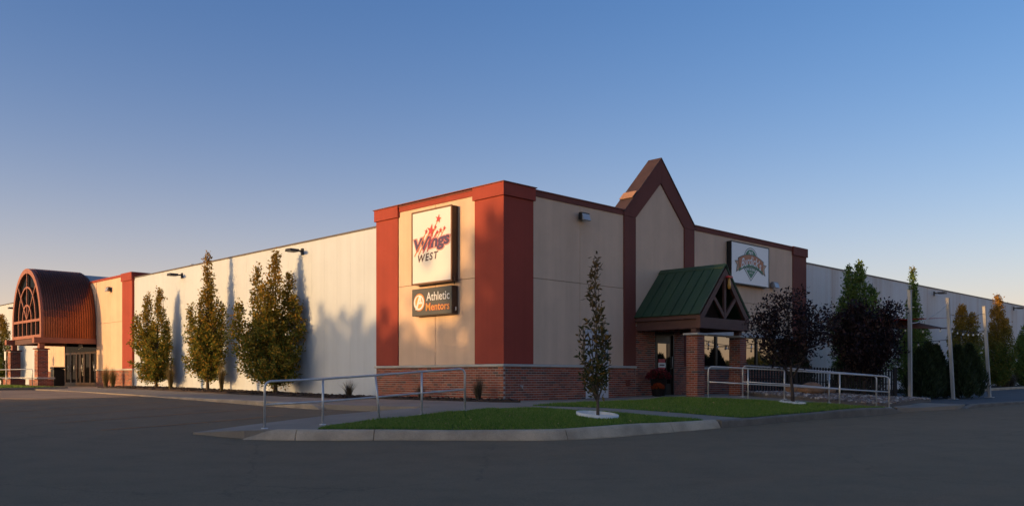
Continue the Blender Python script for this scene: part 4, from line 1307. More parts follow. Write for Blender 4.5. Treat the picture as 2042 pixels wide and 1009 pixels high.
# ================================================================== tall posts, sails, strings
poles = [(13.0, 28.35, 3.62), (15.9, 31.3, 3.62), (18.7, 34.0, 3.55)]
leans = [(-.02, .0), (-.18, .04), (-.20, .04)]
names = ['tall galvanised steel post nearest the handrail', 'middle tall galvanised steel post holding the red sail', 'farthest tall galvanised steel post by the orange topped tree']
ptop = []
for (x, y, h), (lx, ly), lb in zip(poles, leans, names):
    z = sz(x, y)
    t = thing('steel_post', lb, 'post', (x, y, z), 0, 'tall posts holding the shade sails')
    f2 = Matrix.Translation((x, y, z)) @ Matrix(((1, 0, lx / h, 0), (0, 1, ly / h, 0), (0, 0, 1, 0), (0, 0, 0, 1))) @ Matrix.Rotation(R(-45), 4, 'Z')
    MB(f2).box(-.055, .055, -.055, .055, -.1, h).build('shaft', M['galv_post'], t, bevel=.008)
    MB(f2).box(-.14, .14, -.14, .14, -.005, .02).build('base_plate', M['galv_post'], t)
    MB(f2).box(-.07, .07, -.07, .07, h, h + .015).build('cap', M['galv_post'], t)
    MB(f2).tube([(.065, 0, h - .55), (.14, 0, h - .55)], .012).build('eye_bolt', M['galv'], t)
    ptop.append(lambda zz, x=x, y=y, z=z, lx=lx, ly=ly, h=h: Vector((x + lx * (zz - z) / h, y + ly * (zz - z) / h, zz)))


def sail(label, c, mat, sag=.35, edge=.22):
    """triangular or square shade cloth with hollow edges, thin but with two faces"""
    mb = MB()
    n = 10
    a, b_, cc = [Vector(q) for q in c]
    g = (a + b_ + cc) / 3
    idx = {}; vs = []
    for i in range(n + 1):
        for j in range(n + 1 - i):
            u, v = i / n, j / n
            w_ = 1 - u - v
            p = a * w_ + b_ * u + cc * v
            e = 4 * max(w_ * u * (v < .001), u * v * (w_ < .001), w_ * v * (u < .001))
            m_ = 27 * u * v * w_
            pull = edge * (4 * (w_ * u * (1 - v) ** 6 + u * v * (1 - w_) ** 6 + w_ * v * (1 - u) ** 6)) / 1.0
            p = p.lerp(g, min(.6, pull * .6)) - Vector((0, 0, sag * m_ * .5))
            idx[i, j] = len(vs); vs.append(p)
    f = []
    for i in range(n):
        for j in range(n - i):
            f.append((idx[i, j], idx[i + 1, j], idx[i, j + 1]))
            if i + j < n - 1: f.append((idx[i + 1, j], idx[i + 1, j + 1], idx[i, j + 1]))
    mb.add(vs, f, True)
    ob = mb.build('shade_sail', mat, origin=c[0], fix=False)
    so = ob.modifiers.new('thick', 'SOLIDIFY'); so.thickness = .006
    tag(ob, label, 'shade sail', 'shade sails over the patio')
    return ob


sail('brown shade sail stretched behind the purple trees to the middle post', (ptop[1](3.0), (14.27, 33.0, 3.62), (11.0, 31.0, 3.05)), M['sail_brown'], .3, .14)
sail('red shade sail above the brown one', (ptop[1](3.40), (14.5, 33.6, 3.42), (10.6, 30.5, 3.22)), M['sail_red'], .10, .25)


def string(label, pts, sag, nb, mat='cord', bulbs=True, r=.010, group='festoon strings over the patio'):
    root = thing('string_lights' if bulbs else 'sail_rope', label, 'string lights' if bulbs else 'rope', pts[0], 0, group)
    allp = []
    for a, b_ in zip(pts[:-1], pts[1:]):
        a, b_ = Vector(a), Vector(b_)
        L = [a.lerp(b_, k / 14) - Vector((0, 0, sag * 4 * (k / 14) * (1 - k / 14))) for k in range(15)]
        allp += L if not allp else L[1:]
    MB().tube(allp, r, 5).build('cord', M[mat], root)
    if bulbs:
        for k in range(nb):
            f = (k + .5) / nb * (len(allp) - 1)
            i = int(f); p = allp[i].lerp(allp[min(i + 1, len(allp) - 1)], f - i)
            bb = MB().lathe([(.0, p.z - .16), (.026, p.z - .14), (.034, p.z - .115), (.022, p.z - .075), (.014, p.z - .07), (0, p.z - .07)], p.x, p.y, 8).build('bulb', M['bulb'], root)
            MB().lathe([(.016, p.z - .072), (.018, p.z - .03), (.01, p.z), (0, p.z)], p.x, p.y, 8).build('socket', M['cord'], bb)


string('pale rope sagging from the middle post to the nearest post', [ptop[1](3.9), ptop[0](3.0)], .15, 0, 'cord_white', False, .016)
string('thin cable from the nearest post to the brown sail', [ptop[0](3.8), (14.27, 33.0, 3.62)], .05, 0, 'cord', False, .009)
string('thin cable tying the brown sail to the stained wall', [(14.27, 33.0, 3.62), B(-.28, 22.0, 4.2)], .05, 0, 'cord', False, .009)
string('festoon string from the middle post down behind the nearest post', [ptop[1](3.05), B(3.2, 14.2, 3.65), B(.05, 15.5, 4.2)], .25, 12)
string('lower festoon string from the middle post over the juniper shrubs', [ptop[1](2.62), B(2.5, 17.2, 2.75), B(.05, 16.6, 2.9)], .12, 9)
string('festoon string from the middle post to the farthest post', [ptop[1](3.05), ptop[2](3.1)], .12, 7)
string('bare rope from the farthest post to the middle post', [ptop[2](3.75), ptop[1](3.5)], .06, 0, 'cord', False, .008)
string('festoon string hung along the restaurant windows', [B(.35, 9.4, 2.55), B(.35, 12.6, 2.5), B(.35, 16.2, 2.5)], .12, 11)

# ================================================================== black fence
fa, fz = Vector((7.9, 29.3, 0)), Vector((12.85, 29.15, 0))
fen = thing('picket_fence', 'black slatted fence behind the river stone bed', 'fence', (fa.x, fa.y, sz(fa.x, fa.y)))
fd = (fz - fa); FLn = fd.length; fd.normalize()
ang = math.atan2(fd.y, fd.x)
pk = None
npk = int(FLn / .095)
zf_ = lambda t: float(zgrav(np.array([fa.x + fd.x * t]), np.array([fa.y + fd.y * t]))[0]) - .04
for k in range(npk + 1):
    t = k * .095
    p = fa + fd * t
    if pk is None:
        pk = MB().box(-.026, .026, -.009, .009, 0, .98)
        o_ = pk.build('picket', M['fence']); PKME = o_.data; bpy.data.objects.remove(o_)
    share('picket', PKME, fen, Matrix.Translation((p.x, p.y, zf_(t) + .03)) @ Matrix.Rotation(ang, 4, 'Z'))
for zz in (.12, .50, .93):
    mb = MB()
    for k in range(8):
        t0, t1 = FLn * k / 8, FLn * (k + 1) / 8
        a, b_ = fa + fd * t0, fa + fd * t1
        nn = Vector((-fd.y, fd.x, 0)) * .022
        mb.tube([Vector((a.x, a.y, zf_(t0) + zz + .03)) + nn, Vector((b_.x, b_.y, zf_(t1) + zz + .03)) + nn], .02, 4)
    mb.build('fence_rail', M['fence'], fen)
for k in range(4):
    t = FLn * k / 3
    p = fa + fd * t
    f2 = Matrix.Translation((p.x, p.y, zf_(t))) @ Matrix.Rotation(ang, 4, 'Z')
    MB(f2).box(-.05, .05, -.06, .04, -.05, 1.08).build('fence_post', M['fence'], fen)


# ================================================================== vegetation
def unit(v):
    return v / np.maximum(1e-9, np.linalg.norm(v, axis=1, keepdims=True))


def leaves(P, D, L, W, fold=.25):
    """P: leaf feet, D: leaf directions, returns quads (N*4,3)"""
    n = len(P)
    D = unit(D)
    rv = NP.normal(size=(n, 3))
    Sd = unit(np.cross(D, rv))
    Nn = np.cross(D, Sd)
    L = L[:, None]; W_ = W[:, None]
    a = P
    t = P + D * L
    m = P + D * L * .45 + Nn * (L * fold * .3)
    l = m + Sd * W_ * .5
    r = m - Sd * W_ * .5
    return np.stack([a, l, t, r], 1).reshape(-1, 3)


def tree(name, label, loc, spires, mat, bark, nleaf, ll, trunk_r, clear, group, spread=.55, shoots_per=1.0, cat='tree', wsp=None, width=.55, droop=0.0, shape='egg', jit=.05):
    """upright tree; spires: (dx, dy, foot z, top z, radius, weight) relative to the tree's foot"""
    x, y, z = loc
    root = thing(name, label, cat, (x, y, z), 0, group)
    o = np.array([x, y, z])
    tb = MB()
    H = max(s[3] for s in spires)
    # trunk
    mains = max(spires, key=lambda s: s[3])
    tp = []
    for k in range(9):
        f = k / 8
        tp.append((x + mains[0] * max(0, f - .15) * 1.1 + random.uniform(-.015, .015), y + mains[1] * f + random.uniform(-.015, .015), z - .08 + f * (mains[3] * .93 + .08)))
    tb.tube(tp, [trunk_r * (1.25 if k == 0 else 1) * (1 - .88 * k / 8) for k in range(9)], 8)
    AP, AD, AL, AW = [], [], [], []
    tot = sum(s[5] for s in spires)
    for si, (dx, dy, z0, z1, Rr, wt) in enumerate(spires):
        h = z1 - z0
        base = np.array([dx * .15, dy * .15, clear]); top = np.array([dx, dy, z1])
        if (dx, dy) != (mains[0], mains[1]):
            bz = max(clear * .8, z0 - .35)
            tb.tube([(x + dx * .05, y + dy * .05, z + bz), (x + dx * .6, y + dy * .6, z + z0 + h * .12), (x + dx, y + dy, z + z0 + h * .5), (x + dx, y + dy, z + z1 * .97)], [trunk_r * .6, trunk_r * .45, trunk_r * .25, .006], 6)
        ns = int(shoots_per * (26 + 16 * h))
        for k in range(ns):
            u = ((k + NP.uniform()) / ns) ** (1.05)
            phi = NP.uniform(0, 2 * math.pi)
            if shape == 'egg':
                ue = .06 + .94 * u
                prof = float(np.interp(ue, [0, .06, .16, .30, .45, .62, .80, .92, 1], [.30, .62, .88, 1, .95, .72, .42, .22, .04]))
                ze = z0 + h * ue
                rise_ = spread * (.35 + .22 * h * prof * (1 - .4 * ue)) * NP.uniform(.7, 1.3)
                rad = Rr * prof * NP.uniform(.60, 1.06)
                zs = max(clear * .9, ze - rise_)
                fx = np.clip((zs - clear) / max(.1, z1 - clear) * 1.5, .1, 1); fe = np.clip((ze - clear) / max(.1, z1 - clear) * 1.4 + .15, .2, 1)
                s0 = np.array([dx * fx, dy * fx, zs])
                s1 = np.array([dx * fe + math.cos(phi) * rad, dy * fe + math.sin(phi) * rad, ze])
            else:
                prof = math.sin(math.pi * (.18 + .72 * u)) ** .6
                rise_ = .30 + .25 * NP.uniform()
                ax = np.array([dx * min(1, .25 + u * 1.2), dy * min(1, .25 + u * 1.2), 0])
                s0 = ax + np.array([0, 0, z0 + h * u * .90])
                rad = Rr * prof * NP.uniform(.55, 1.08)
                s1 = s0 + np.array([math.cos(phi) * rad, math.sin(phi) * rad, min(rise_ * NP.uniform(.6, 1.25), z1 + .02 - s0[2] if z1 - s0[2] > .05 else .05)])
            mid = s0 * .45 + s1 * .55 + np.array([math.cos(phi) * rad * .14, math.sin(phi) * rad * .14, -rise_ * .12])
            if k % 3 == 0:
                tb.tube([o + s0 * np.array([1, 1, .98]), o + mid, o + s1], [.014 + .010 * (1 - u), .009, .003], 4, cap=False)
            nl = max(4, int(nleaf * wt / tot / ns * (0.45 + 1.1 * prof) * NP.uniform(.6, 1.5)))
            t = NP.uniform(.12, 1.05, nl) ** .8
            t = t[:, None]
            P = s0 * (1 - t) ** 2 + 2 * mid * t * (1 - t) + s1 * t * t
            dirv = (s1 - s0) / max(1e-6, np.linalg.norm(s1 - s0))
            off = NP.normal(size=(nl, 3)) * (jit + .07 * Rr * (1 - np.clip(t, 0, 1)) ** .5)
            AP.append(o + P + off)
            D = dirv * .55 + NP.normal(size=(nl, 3)) * .65 + np.array([0, 0, -droop])
            AD.append(D)
            AL.append(NP.uniform(.65, 1.2, nl) * ll)
    AP = np.concatenate(AP); AD = np.concatenate(AD); AL = np.concatenate(AL)
    V = leaves(AP, AD, AL, AL * width)
    tb.build('trunk', bark, root, fix=False)
    fast_mesh('crown', V, 4, mat, root)
    return root


HG = 'upright hornbeams in the mulch bed along the lit white wall'


def on_left(t, d):
    v = B(-t, .3 - d); return (v.x, v.y, sz(v.x, v.y) + .05)


def on_right(q, p):
    v = B(p, q); return (v.x, v.y, sz(v.x, v.y) + .05)


# a lateral offset dx to the right in the picture means +x in the world here
l3 = on_left(10.9, 1.1)
tree('hornbeam_tree', 'widest three lobed hornbeam before the white wall, nearest the red corner', l3,
     [(.0, 0, .8, 5.08, .60, .8), (-.66, .1, .9, 4.62, .40, .42), (-1.28, -.1, .6, 3.25, .55, .5), (.42, .25, .8, 4.35, .50, .5), (.72, -.1, .5, 3.5, .55, .5), (-.15, -.3, .32, 2.9, 1.2, .9), (-.85, .2, .4, 2.5, .9, .6), (-.3, -.3, 1.2, 3.9, .55, .5)], M['leaf_horn'], M['bark'], 22000, .110, .075, .38, HG)
l2 = on_left(16.2, 1.1)
tree('hornbeam_tree', 'tall hornbeam with one slim spire and a low left lobe before the white wall', l2,
     [(.0, 0, 1.2, 5.52, .36, .55), (.12, .1, .9, 4.3, .52, .5), (-.68, 0, .7, 3.45, .36, .35), (.52, .1, .75, 3.5, .40, .4), (-.1, 0, .36, 2.7, .88, .8), (-.25, -.15, .8, 3.6, .42, .35), (.3, -.2, .6, 3.0, .55, .4)], M['leaf_horn'], M['bark'], 14500, .110, .06, .5, HG)
l1 = on_left(21.2, 1.1)
tree('hornbeam_tree', 'lowest twin topped hornbeam before the white wall, beside the red pilaster', l1,
     [(.14, 0, .40, 4.32, .50, .7), (-.38, 0, .4, 4.15, .48, .6), (-.85, 0, .4, 3.2, .46, .45), (.42, .1, .4, 3.0, .42, .4), (-.2, 0, .2, 2.7, .98, .95)], M['leaf_horn'], M['bark'], 14500, .110, .065, .35, HG)
l0 = on_left(44.2, 1.3)
tree('hornbeam_tree', 'hornbeam half cut off at the far left edge beyond the vaulted porch', l0, [(.0, 0, .3, 4.3, .9, 1.0), (-.5, 0, .4, 3.5, .7, .5)], M['leaf_turn_sunlit'], M['bark'], 11000, .11, .06, .3, HG)

RG_ = 'upright trees along the stained right wall'
ra = on_right(19.4, 1.5)
tree('columnar_tree', 'tall green columnar tree rising behind the big purple plum', ra, [(.0, 0, .9, 5.50, .80, 1.0), (-.42, .1, 1.6, 5.40, .45, .5), (.5, 0, .9, 4.5, .75, .7), (-.70, 0, .7, 4.0, .75, .6), (.1, 0, .3, 3.4, 1.25, .7)], M['leaf_green'], M['bark'], 21000, .115, .07, .3, RG_)
rb = on_right(25.2, 1.5)
tree('columnar_tree', 'slim columnar tree with a bright orange tip behind the first steel post', rb, [(.0, 0, .8, 5.80, .40, .6), (.1, 0, .5, 4.6, .55, .6), (-.4, 0, .3, 3.4, .75, .7), (.5, 0, .3, 3.1, .75, .6)], M['leaf_green'], M['bark'], 15000, .105, .07, .3, RG_)
rc = on_right(32.15, 1.5)
tree('columnar_tree', 'orange topped columnar tree between the two farther steel posts', rc, [(-.1, 0, .2, 4.38, .85, 1.0), (.45, 0, .2, 4.0, .75, .6)], M['leaf_turn_sunlit'], M['bark'], 13000, .11, .07, .25, RG_)
rd = on_right(37.8, 1.5)
tree('columnar_tree', 'orange topped columnar tree standing clear right of the steel posts', rd, [(.0, 0, .15, 5.25, .92, 1.0), (.4, 0, .2, 3.9, .7, .4), (-.3, 0, .2, 3.7, .7, .4)], M['leaf_turn_sunlit'], M['bark'], 15000, .11, .07, .2, RG_)
re2 = on_right(43.2, 1.5)
tree('columnar_tree', 'green tree half cut off at the right edge', re2, [(.0, 0, .15, 3.8, .9, 1.0), (-.4, 0, .2, 3.0, .7, .5)], M['leaf_green'], M['bark'], 11000, .11, .07, .2, RG_)

# purple plums
PG = 'purple leaved plum trees by the ramp'
px1 = (7.86, 24.35)
tree('purple_plum_tree', 'purple leaved plum with open crown at the front handrail', (*px1, sz(*px1)),
     [(-.15, 0, .95, 3.05, 1.05, 1.0), (.55, 0, 1.1, 2.7, .75, .5), (-.75, 0, 1.1, 2.5, .65, .45)], M['leaf_purple'], M['bark_dark'], 3600, .10, .055, .55, PG, shape='vase', shoots_per=.9, jit=.07)
px2 = (11.35, 27.9)
tree('purple_plum_tree', 'big dense purple leaved plum in the stone bed before the fence', (*px2, sz(*px2) + .15),
     [(.1, 0, .75, 2.85, 1.05, 1.0), (.80, 0, .8, 3.0, .62, .5), (-.80, 0, .9, 2.65, .70, .5), (-.25, .1, 1.0, 3.05, .5, .4), (0, -.2, .6, 2.1, 1.1, .6)], M['leaf_purple'], M['bark_dark'], 8000, .11, .06, .4, PG, shape='vase', shoots_per=1.2, jit=.07)

# lawn blades
def in_poly(px, py, poly):
    ins = np.zeros(len(px), bool)
    j = len(poly) - 1
    for i in range(len(poly)):
        xi, yi = poly[i]; xj, yj = poly[j]
        c = ((yi > py) != (yj > py)) & (px < (xj - xi) * (py - yi) / (yj - yi + 1e-12) + xi)
        ins ^= c
        j = i
    return ins



# stones
def stones(poly, n, r0, r1, zf, mat, name, label):
    xs_ = [p[0] for p in poly]; ys_ = [p[1] for p in poly]
    px = NP.uniform(min(xs_), max(xs_), n * 3); py = NP.uniform(min(ys_), max(ys_), n * 3)
    k = in_poly(px, py, poly)
    px, py = px[k][:n], py[k][:n]
    n = len(px)
    pz = zf(px, py)
    oc = np.array([(1, 0, 0), (-1, 0, 0), (0, 1, 0), (0, -1, 0), (0, 0, 1), (0, 0, -1)], float)
    oc = np.r_[oc * 1.0, np.array([(a, b_, c) for a in (-1, 1) for b_ in (-1, 1) for c in (-1, 1)]) * .66]
    # 14 verts: octahedron + cube corners -> 24 tris
    F = []
    ax = {(1, 0, 0): 0, (-1, 0, 0): 1, (0, 1, 0): 2, (0, -1, 0): 3, (0, 0, 1): 4, (0, 0, -1): 5}
    cid = {}
    i = 6
    for a in (-1, 1):
        for b_ in (-1, 1):
            for c in (-1, 1):
                cid[a, b_, c] = i; i += 1
    ring = [(-1, -1), (1, -1), (1, 1), (-1, 1)]
    for d in range(3):
        for s_ in (-1, 1):
            key = [0, 0, 0]; key[d] = s_
            cs = []
            for (a, b_) in ring:
                kk = [0, 0, 0]; kk[d] = s_; kk[(d + 1) % 3] = a; kk[(d + 2) % 3] = b_
                cs.append(cid[tuple(kk)])
            for q in range(4):
                tri = (ax[tuple(key)], cs[q], cs[(q + 1) % 4])
                F.append(tri if s_ > 0 else tri[::-1])
    F = np.array(F)
    rr = NP.uniform(r0, r1, n)
    A3 = NP.uniform(.6, 1.25, (n, 3)); A3[:, 2] *= .75
    V = oc[None] * A3[:, None] * rr[:, None, None] * NP.uniform(.85, 1.15, (n, 14, 1))
    an = NP.uniform(0, 2 * math.pi, n); c, s_ = np.cos(an)[:, None], np.sin(an)[:, None]
    Vx = V[:, :, 0] * c - V[:, :, 1] * s_; Vy = V[:, :, 0] * s_ + V[:, :, 1] * c
    V = np.stack([Vx + px[:, None], Vy + py[:, None], V[:, :, 2] + (pz + rr * .25)[:, None]], 2)
    me = bpy.data.meshes.new(name)
    vv = V.reshape(-1, 3)
    ff = (F[None] + (np.arange(n) * 14)[:, None, None]).reshape(-1, 3)
    me.vertices.add(len(vv)); me.vertices.foreach_set('co', vv.astype(np.float32).ravel())
    me.loops.add(ff.size); me.loops.foreach_set('vertex_index', ff.astype(np.int32).ravel())
    me.polygons.add(len(ff)); me.polygons.foreach_set('loop_start', np.arange(0, ff.size, 3, dtype=np.int32))
    me.polygons.foreach_set('use_smooth', np.ones(len(ff), bool))
    me.update(calc_edges=True)
    me.materials.append(mat)
    ob = bpy.data.objects.new(name, me); COL.objects.link(ob)
    ob['kind'] = 'stuff'; ob['label'] = label
    return ob



# sapling with its white ring
sx_, sy_ = 1.83, 18.6
sapz = sz(sx_, sy_)
tree('sapling', 'thin young tree with sparse bronze leaves standing in the front lawn', (sx_, sy_, sapz), [(-.05, 0, .45, 3.50, .27, 1.0), (-.30, 0, .62, 1.95, .13, .14), (.16, 0, .5, 1.75, .20, .2), (-.1, .05, .45, 1.8, .27, .3)], M['leaf_sapling'], M['bark'], 820, .135, .032, .4, None, spread=.42, shoots_per=.55, width=.42, jit=.03)
rg = thing('tree_ring', 'white plastic edging ring round the young tree', 'lawn edging', (sx_, sy_, sapz))
rmb = MB().lathe([(.425, sapz - .03), (.435, sapz + .075), (.445, sapz + .08), (.455, sapz + .075), (.46, sapz - .03)], sx_, sy_, 40)
rmb.v = [(x, y, z + sz(x, y) - sapz) for x, y, z in rmb.v]
rmb.build('edging', M['white_ring'], rg)
rmb = MB().lathe([(.0, sapz + .012), (.15, sapz + .010), (.30, sapz + .008), (.43, sapz + .006)], sx_, sy_, 30)
rmb.v = [(x, y, z + sz(x, y) - sapz) for x, y, z in rmb.v]
rmb.build('soil_disc', M['mulch'], rg)
stones([(sx_ + .40 * math.cos(a), sy_ + .40 * math.sin(a)) for a in np.linspace(0, 2 * math.pi, 18)[:-1]], 170, .014, .03, lambda x, y: S(x, y) + .012, M['white_ring'], 'pebbles', 'white pebbles inside the edging ring of the young tree')
# junipers and shrubs
def conifer(label, loc, h, r, n, group='dark junipers along the patio edge', mat='leaf_conifer'):
    x, y, z = loc
    root = thing('juniper_shrub', label, 'shrub', loc, 0, group)
    MB().tube([(x, y, z - .05), (x, y, z + h * .8)], [.05, .01], 6).build('stem', M['bark_dark'], root)
    u = NP.uniform(0, 1, n) ** .8
    ph = NP.uniform(0, 2 * math.pi, n)
    lob = 1 + .16 * np.sin(3 * ph + 5 * u) + .10 * np.sin(7 * ph + 11 * u)
    rr = r * np.interp(u, [0, .15, .4, .75, 1], [.72, 1, .82, .42, .03]) * lob * NP.uniform(.3, 1.02, n) ** .5
    P = np.c_[x + rr * np.cos(ph), y + rr * np.sin(ph), z + .02 + u * h * .95 + NP.normal(size=n) * .03]
    D = np.c_[np.cos(ph) * .6, np.sin(ph) * .6, np.full(n, 1.1)] + NP.normal(size=(n, 3)) * .35
    L = NP.uniform(.10, .22, n)
    fast_mesh('foliage', leaves(P, D, L, L * .22), 4, M[mat], root)


def cz(x, y, dz=0): return (x, y, sz(x, y) + dz)


conifer('dark juniper shrub right behind the nearest steel post', cz(14.4, 30.6), 1.75, .60, 5000)
conifer('dark juniper shrub just left of the middle steel post', cz(15.75, 32.3), 1.95, .58, 5000)
conifer('dark conical juniper between the middle and farthest steel posts', cz(16.95, 33.0), 1.95, .62, 5000)
conifer('dark conical juniper just left of the farthest steel post', cz(17.85, 33.9), 2.05, .62, 5000)
conifer('dark conical juniper between the nearest and middle steel posts', cz(15.1, 31.5), 2.0, .58, 5000)
conifer('low grey juniper shrub at the foot of the middle steel post', cz(16.55, 32.2), 1.25, .6, 4000)
conifer('dark shrub behind the open purple plum against the white wall', cz(10.6, 32.2), 1.75, .6, 3500)
conifer('dark shrub beneath the big purple plum behind the fence', cz(12.3, 31.2), 1.9, .9, 6000)
conifer('low spreading juniper at the foot of the stained wall', cz(33.6, 55.0), .8, 1.6, 2500)


# ornamental grasses
def tuft(label, loc, h, r, n, mat='straw', plume=True, group='ornamental grass tufts in the mulch bed'):
    x, y, z = loc
    ph = NP.uniform(0, 2 * math.pi, n); k = NP.uniform(0, 1, n)
    hh = h * NP.uniform(.55, 1.05, n)
    r0 = r * .25 * np.sqrt(NP.uniform(0, 1, n))
    wd = .0065
    V = []
    segs = 4
    tz = np.linspace(0, 1, segs + 1)
    for s_ in range(segs):
        q = []
        for t, ww in ((tz[s_], 1 - tz[s_] * .9), (tz[s_ + 1], 1 - tz[s_ + 1] * .9)):
            rad = r0 + r * k * t ** 1.7
            cx = x + rad * np.cos(ph); cy = y + rad * np.sin(ph)
            cz_ = z + hh * (t - .28 * k * t * t)
            sx, sy = -np.sin(ph) * wd * ww, np.cos(ph) * wd * ww
            q.append((np.c_[cx - sx, cy - sy, cz_], np.c_[cx + sx, cy + sy, cz_]))
        V.append(np.stack([q[0][0], q[0][1], q[1][1], q[1][0]], 1).reshape(-1, 3))
    ob = fast_mesh('ornamental_grass', np.concatenate(V), 4, M[mat], None, loc)
    tag(ob, label, 'ornamental grass', group)


def bed(p, q): v = B(p, q); return (v.x, v.y, sz(v.x, v.y) + .03)


tuft('bushy grass tuft at the foot of the left red pilaster', bed(-26.0, -.9), 1.0, .34, 420)
tuft('bushy grass tuft left of the red pilaster, before the entrance brickwork', bed(-27.2, -.8), 1.15, .36, 420)
tuft('tall straw grass between the first two hornbeams', bed(-18.9, -1.15), 1.25, .30, 300)
tuft('tall straw grass between the middle and widest hornbeams', bed(-14.1, -1.25), 1.3, .24, 240)
tuft('small dry tuft by the white wall next to the red corner', bed(-6.35, -.75), .62, .36, 190, 'straw_dark')
tuft('small dry tuft before the brick base behind the handrail post', bed(-3.0, -.5), .50, .28, 150, 'straw_dark')
tuft('dark spiky tuft before the brick corner', bed(-.55, -.45), .72, .28, 260, 'straw_dark')
for k, q in enumerate((40.2, 41.3)):
    v = B(1.2, q)
    tuft(['grey leaning tuft right of the clear standing tree', 'second grey tuft toward the right edge by the stained wall'][k], (v.x, v.y, sz(v.x, v.y) + .05), 1.1, .8, 500, 'straw_dark', group='tufts by the stained wall')


def blades(poly, dens, h, parent, dz=0.0):
    xs_ = [p[0] for p in poly]; ys_ = [p[1] for p in poly]
    a = (max(xs_) - min(xs_)) * (max(ys_) - min(ys_))
    n = int(a * dens)
    px = NP.uniform(min(xs_), max(xs_), n); py = NP.uniform(min(ys_), max(ys_), n)
    k = in_poly(px, py, poly)
    px, py = px[k], py[k]
    # keep blades out of the tree ring
    k = (px - sx_) ** 2 + (py - sy_) ** 2 > .46 ** 2
    px, py = px[k], py[k]
    n = len(px)
    pz = S(px, py) + dz - .004
    cl = .75 + .35 * np.sin(px * 2.1 + 1.3 * np.sin(py * 1.7)) * np.sin(py * 2.9 + px) + NP.normal(size=n) * .18
    hh = h * np.clip(cl, .45, 1.6)
    ph = NP.uniform(0, 2 * math.pi, n); ln = NP.uniform(0, .8, n) * hh
    ps = NP.uniform(0, 2 * math.pi, n)
    w_ = NP.uniform(.006, .012, n)
    b0 = np.c_[px - np.cos(ph) * w_, py - np.sin(ph) * w_, pz]; b1 = np.c_[px + np.cos(ph) * w_, py + np.sin(ph) * w_, pz]
    t = np.c_[px + np.cos(ps) * ln, py + np.sin(ps) * ln, pz + hh]
    return np.stack([b0, b1, t], 1).reshape(-1, 3)


g1 = fast_mesh('grass', blades(FRONT_LAWN, 3600, .055, None), 3, M['grass'], kind='stuff')
g1['label'] = 'mown grass of the front lawn'
g2 = fast_mesh('grass', blades(BACK_LAWN, 2200, .06, None), 3, M['grass'], kind='stuff')
g2['label'] = 'mown grass before the porch'
g3 = fast_mesh('grass', blades([xy(B(-25.9, -3.2)), xy(B(-27, -3.7)), xy(B(-43, -3.7)), xy(B(-43, -7.1)), xy(B(-27, -7.1)), xy(B(-25.9, -6.4))], 350, .09, None, .06), 3, M['grass'], kind='stuff')
g3['label'] = 'grass of the entrance strip'


stones(GRAV, 7000, .025, .065, zgrav, M['gravel'], 'gravel', 'loose river stones mounded before the black fence')
ringp = [(px1[0] + .36 * math.cos(a), px1[1] + .30 * math.sin(a)) for a in np.linspace(0, 2 * math.pi, 14)[:-1]]
stones(ringp, 160, .02, .045, lambda x, y: S(x, y) + .01, M['white_ring'], 'pebbles', 'white pebbles round the open purple plum trunk')

# mulch chips on the left bed
chip = [xy(B(-25.4, -1.7)), xy(B(-6.0, -1.7)), xy(B(-5.5, -.8)), xy(B(.35, -.7)), xy(B(.8, -.35)), xy(B(0, -.08)), xy(B(-5.95, -.08)), xy(B(-5.95, .05)), xy(B(-25.4, .05))]
stones(chip, 5000, .02, .05, lambda x, y: S(x, y) + .045, M['mulch'], 'mulch_chips', 'dark bark chips scattered on the bed')

# boulders
for k, (x, y, r, lb) in enumerate(((9.45, 27.5, .36, 'largest tan boulder in the stone bed'), (8.95, 27.75, .24, 'small tan boulder left of the largest one'), (10.05, 27.7, .22, 'dull boulder right of the largest one'))):
    bm = bmesh.new()
    bmesh.ops.create_icosphere(bm, subdivisions=3, radius=1)
    rs = random.Random(k)
    ph = [rs.uniform(0, 6) for _ in range(6)]
    for v in bm.verts:
        c = v.co
        d = 1 + .12 * math.sin(2.3 * c.x + ph[0]) + .10 * math.sin(3.1 * c.y + ph[1]) + .08 * math.sin(4.3 * c.z + ph[2]) + .04 * math.sin(7 * c.x + 5 * c.y + ph[3])
        v.co = c * d * r
        v.co.z *= .72; v.co.x *= 1.15
    me = bpy.data.meshes.new('boulder'); bm.to_mesh(me); bm.free()
    me.polygons.foreach_set('use_smooth', [True] * len(me.polygons))
    me.materials.append(M['boulder'])
    ob = bpy.data.objects.new('boulder', me); COL.objects.link(ob)
    ob.location = (x, y, float(zgrav(np.array([x]), np.array([y]))[0]) + r * .40)
    tag(ob, lb, 'boulder', 'boulders in the stone bed')


# planters
def planter(label, loc, rp, hp, rf, nf, mat):
    x, y, z = loc
    t = thing('flower_planter', label, 'planter', loc, 0, 'flower planters by the porch pillar')
    MB().lathe([(0, z), (rp * .75, z), (rp, z + hp), (rp * 1.06, z + hp), (rp * 1.06, z + hp * .93), (rp, z + hp * .9)][:4] + [(rp * .9, z + hp), (rp * .85, z + hp - .05), (0, z + hp - .05)], x, y, 18).build('pot', M['pot'], t)
    n = nf
    d = unit(NP.normal(size=(n, 3))); d[:, 2] = np.abs(d[:, 2]) * .9 - .1
    P = np.array([x, y, z + hp + .04]) + d * rf * NP.uniform(.75, 1.0, (n, 1)) * np.array([1, 1, .85])
    L = NP.uniform(.03, .06, n)
    g = n // 2
    fast_mesh('blooms', leaves(P[:g], d[:g] + NP.normal(size=(g, 3)) * .5, L[:g], L[:g] * .9), 4, M[mat], t)
    fast_mesh('foliage', leaves(P[g:] - d[g:] * .05, d[g:] + NP.normal(size=(n - g, 3)) * .6, L[g:] * 1.2, L[g:] * .5), 4, M['leaf_conifer'], t)


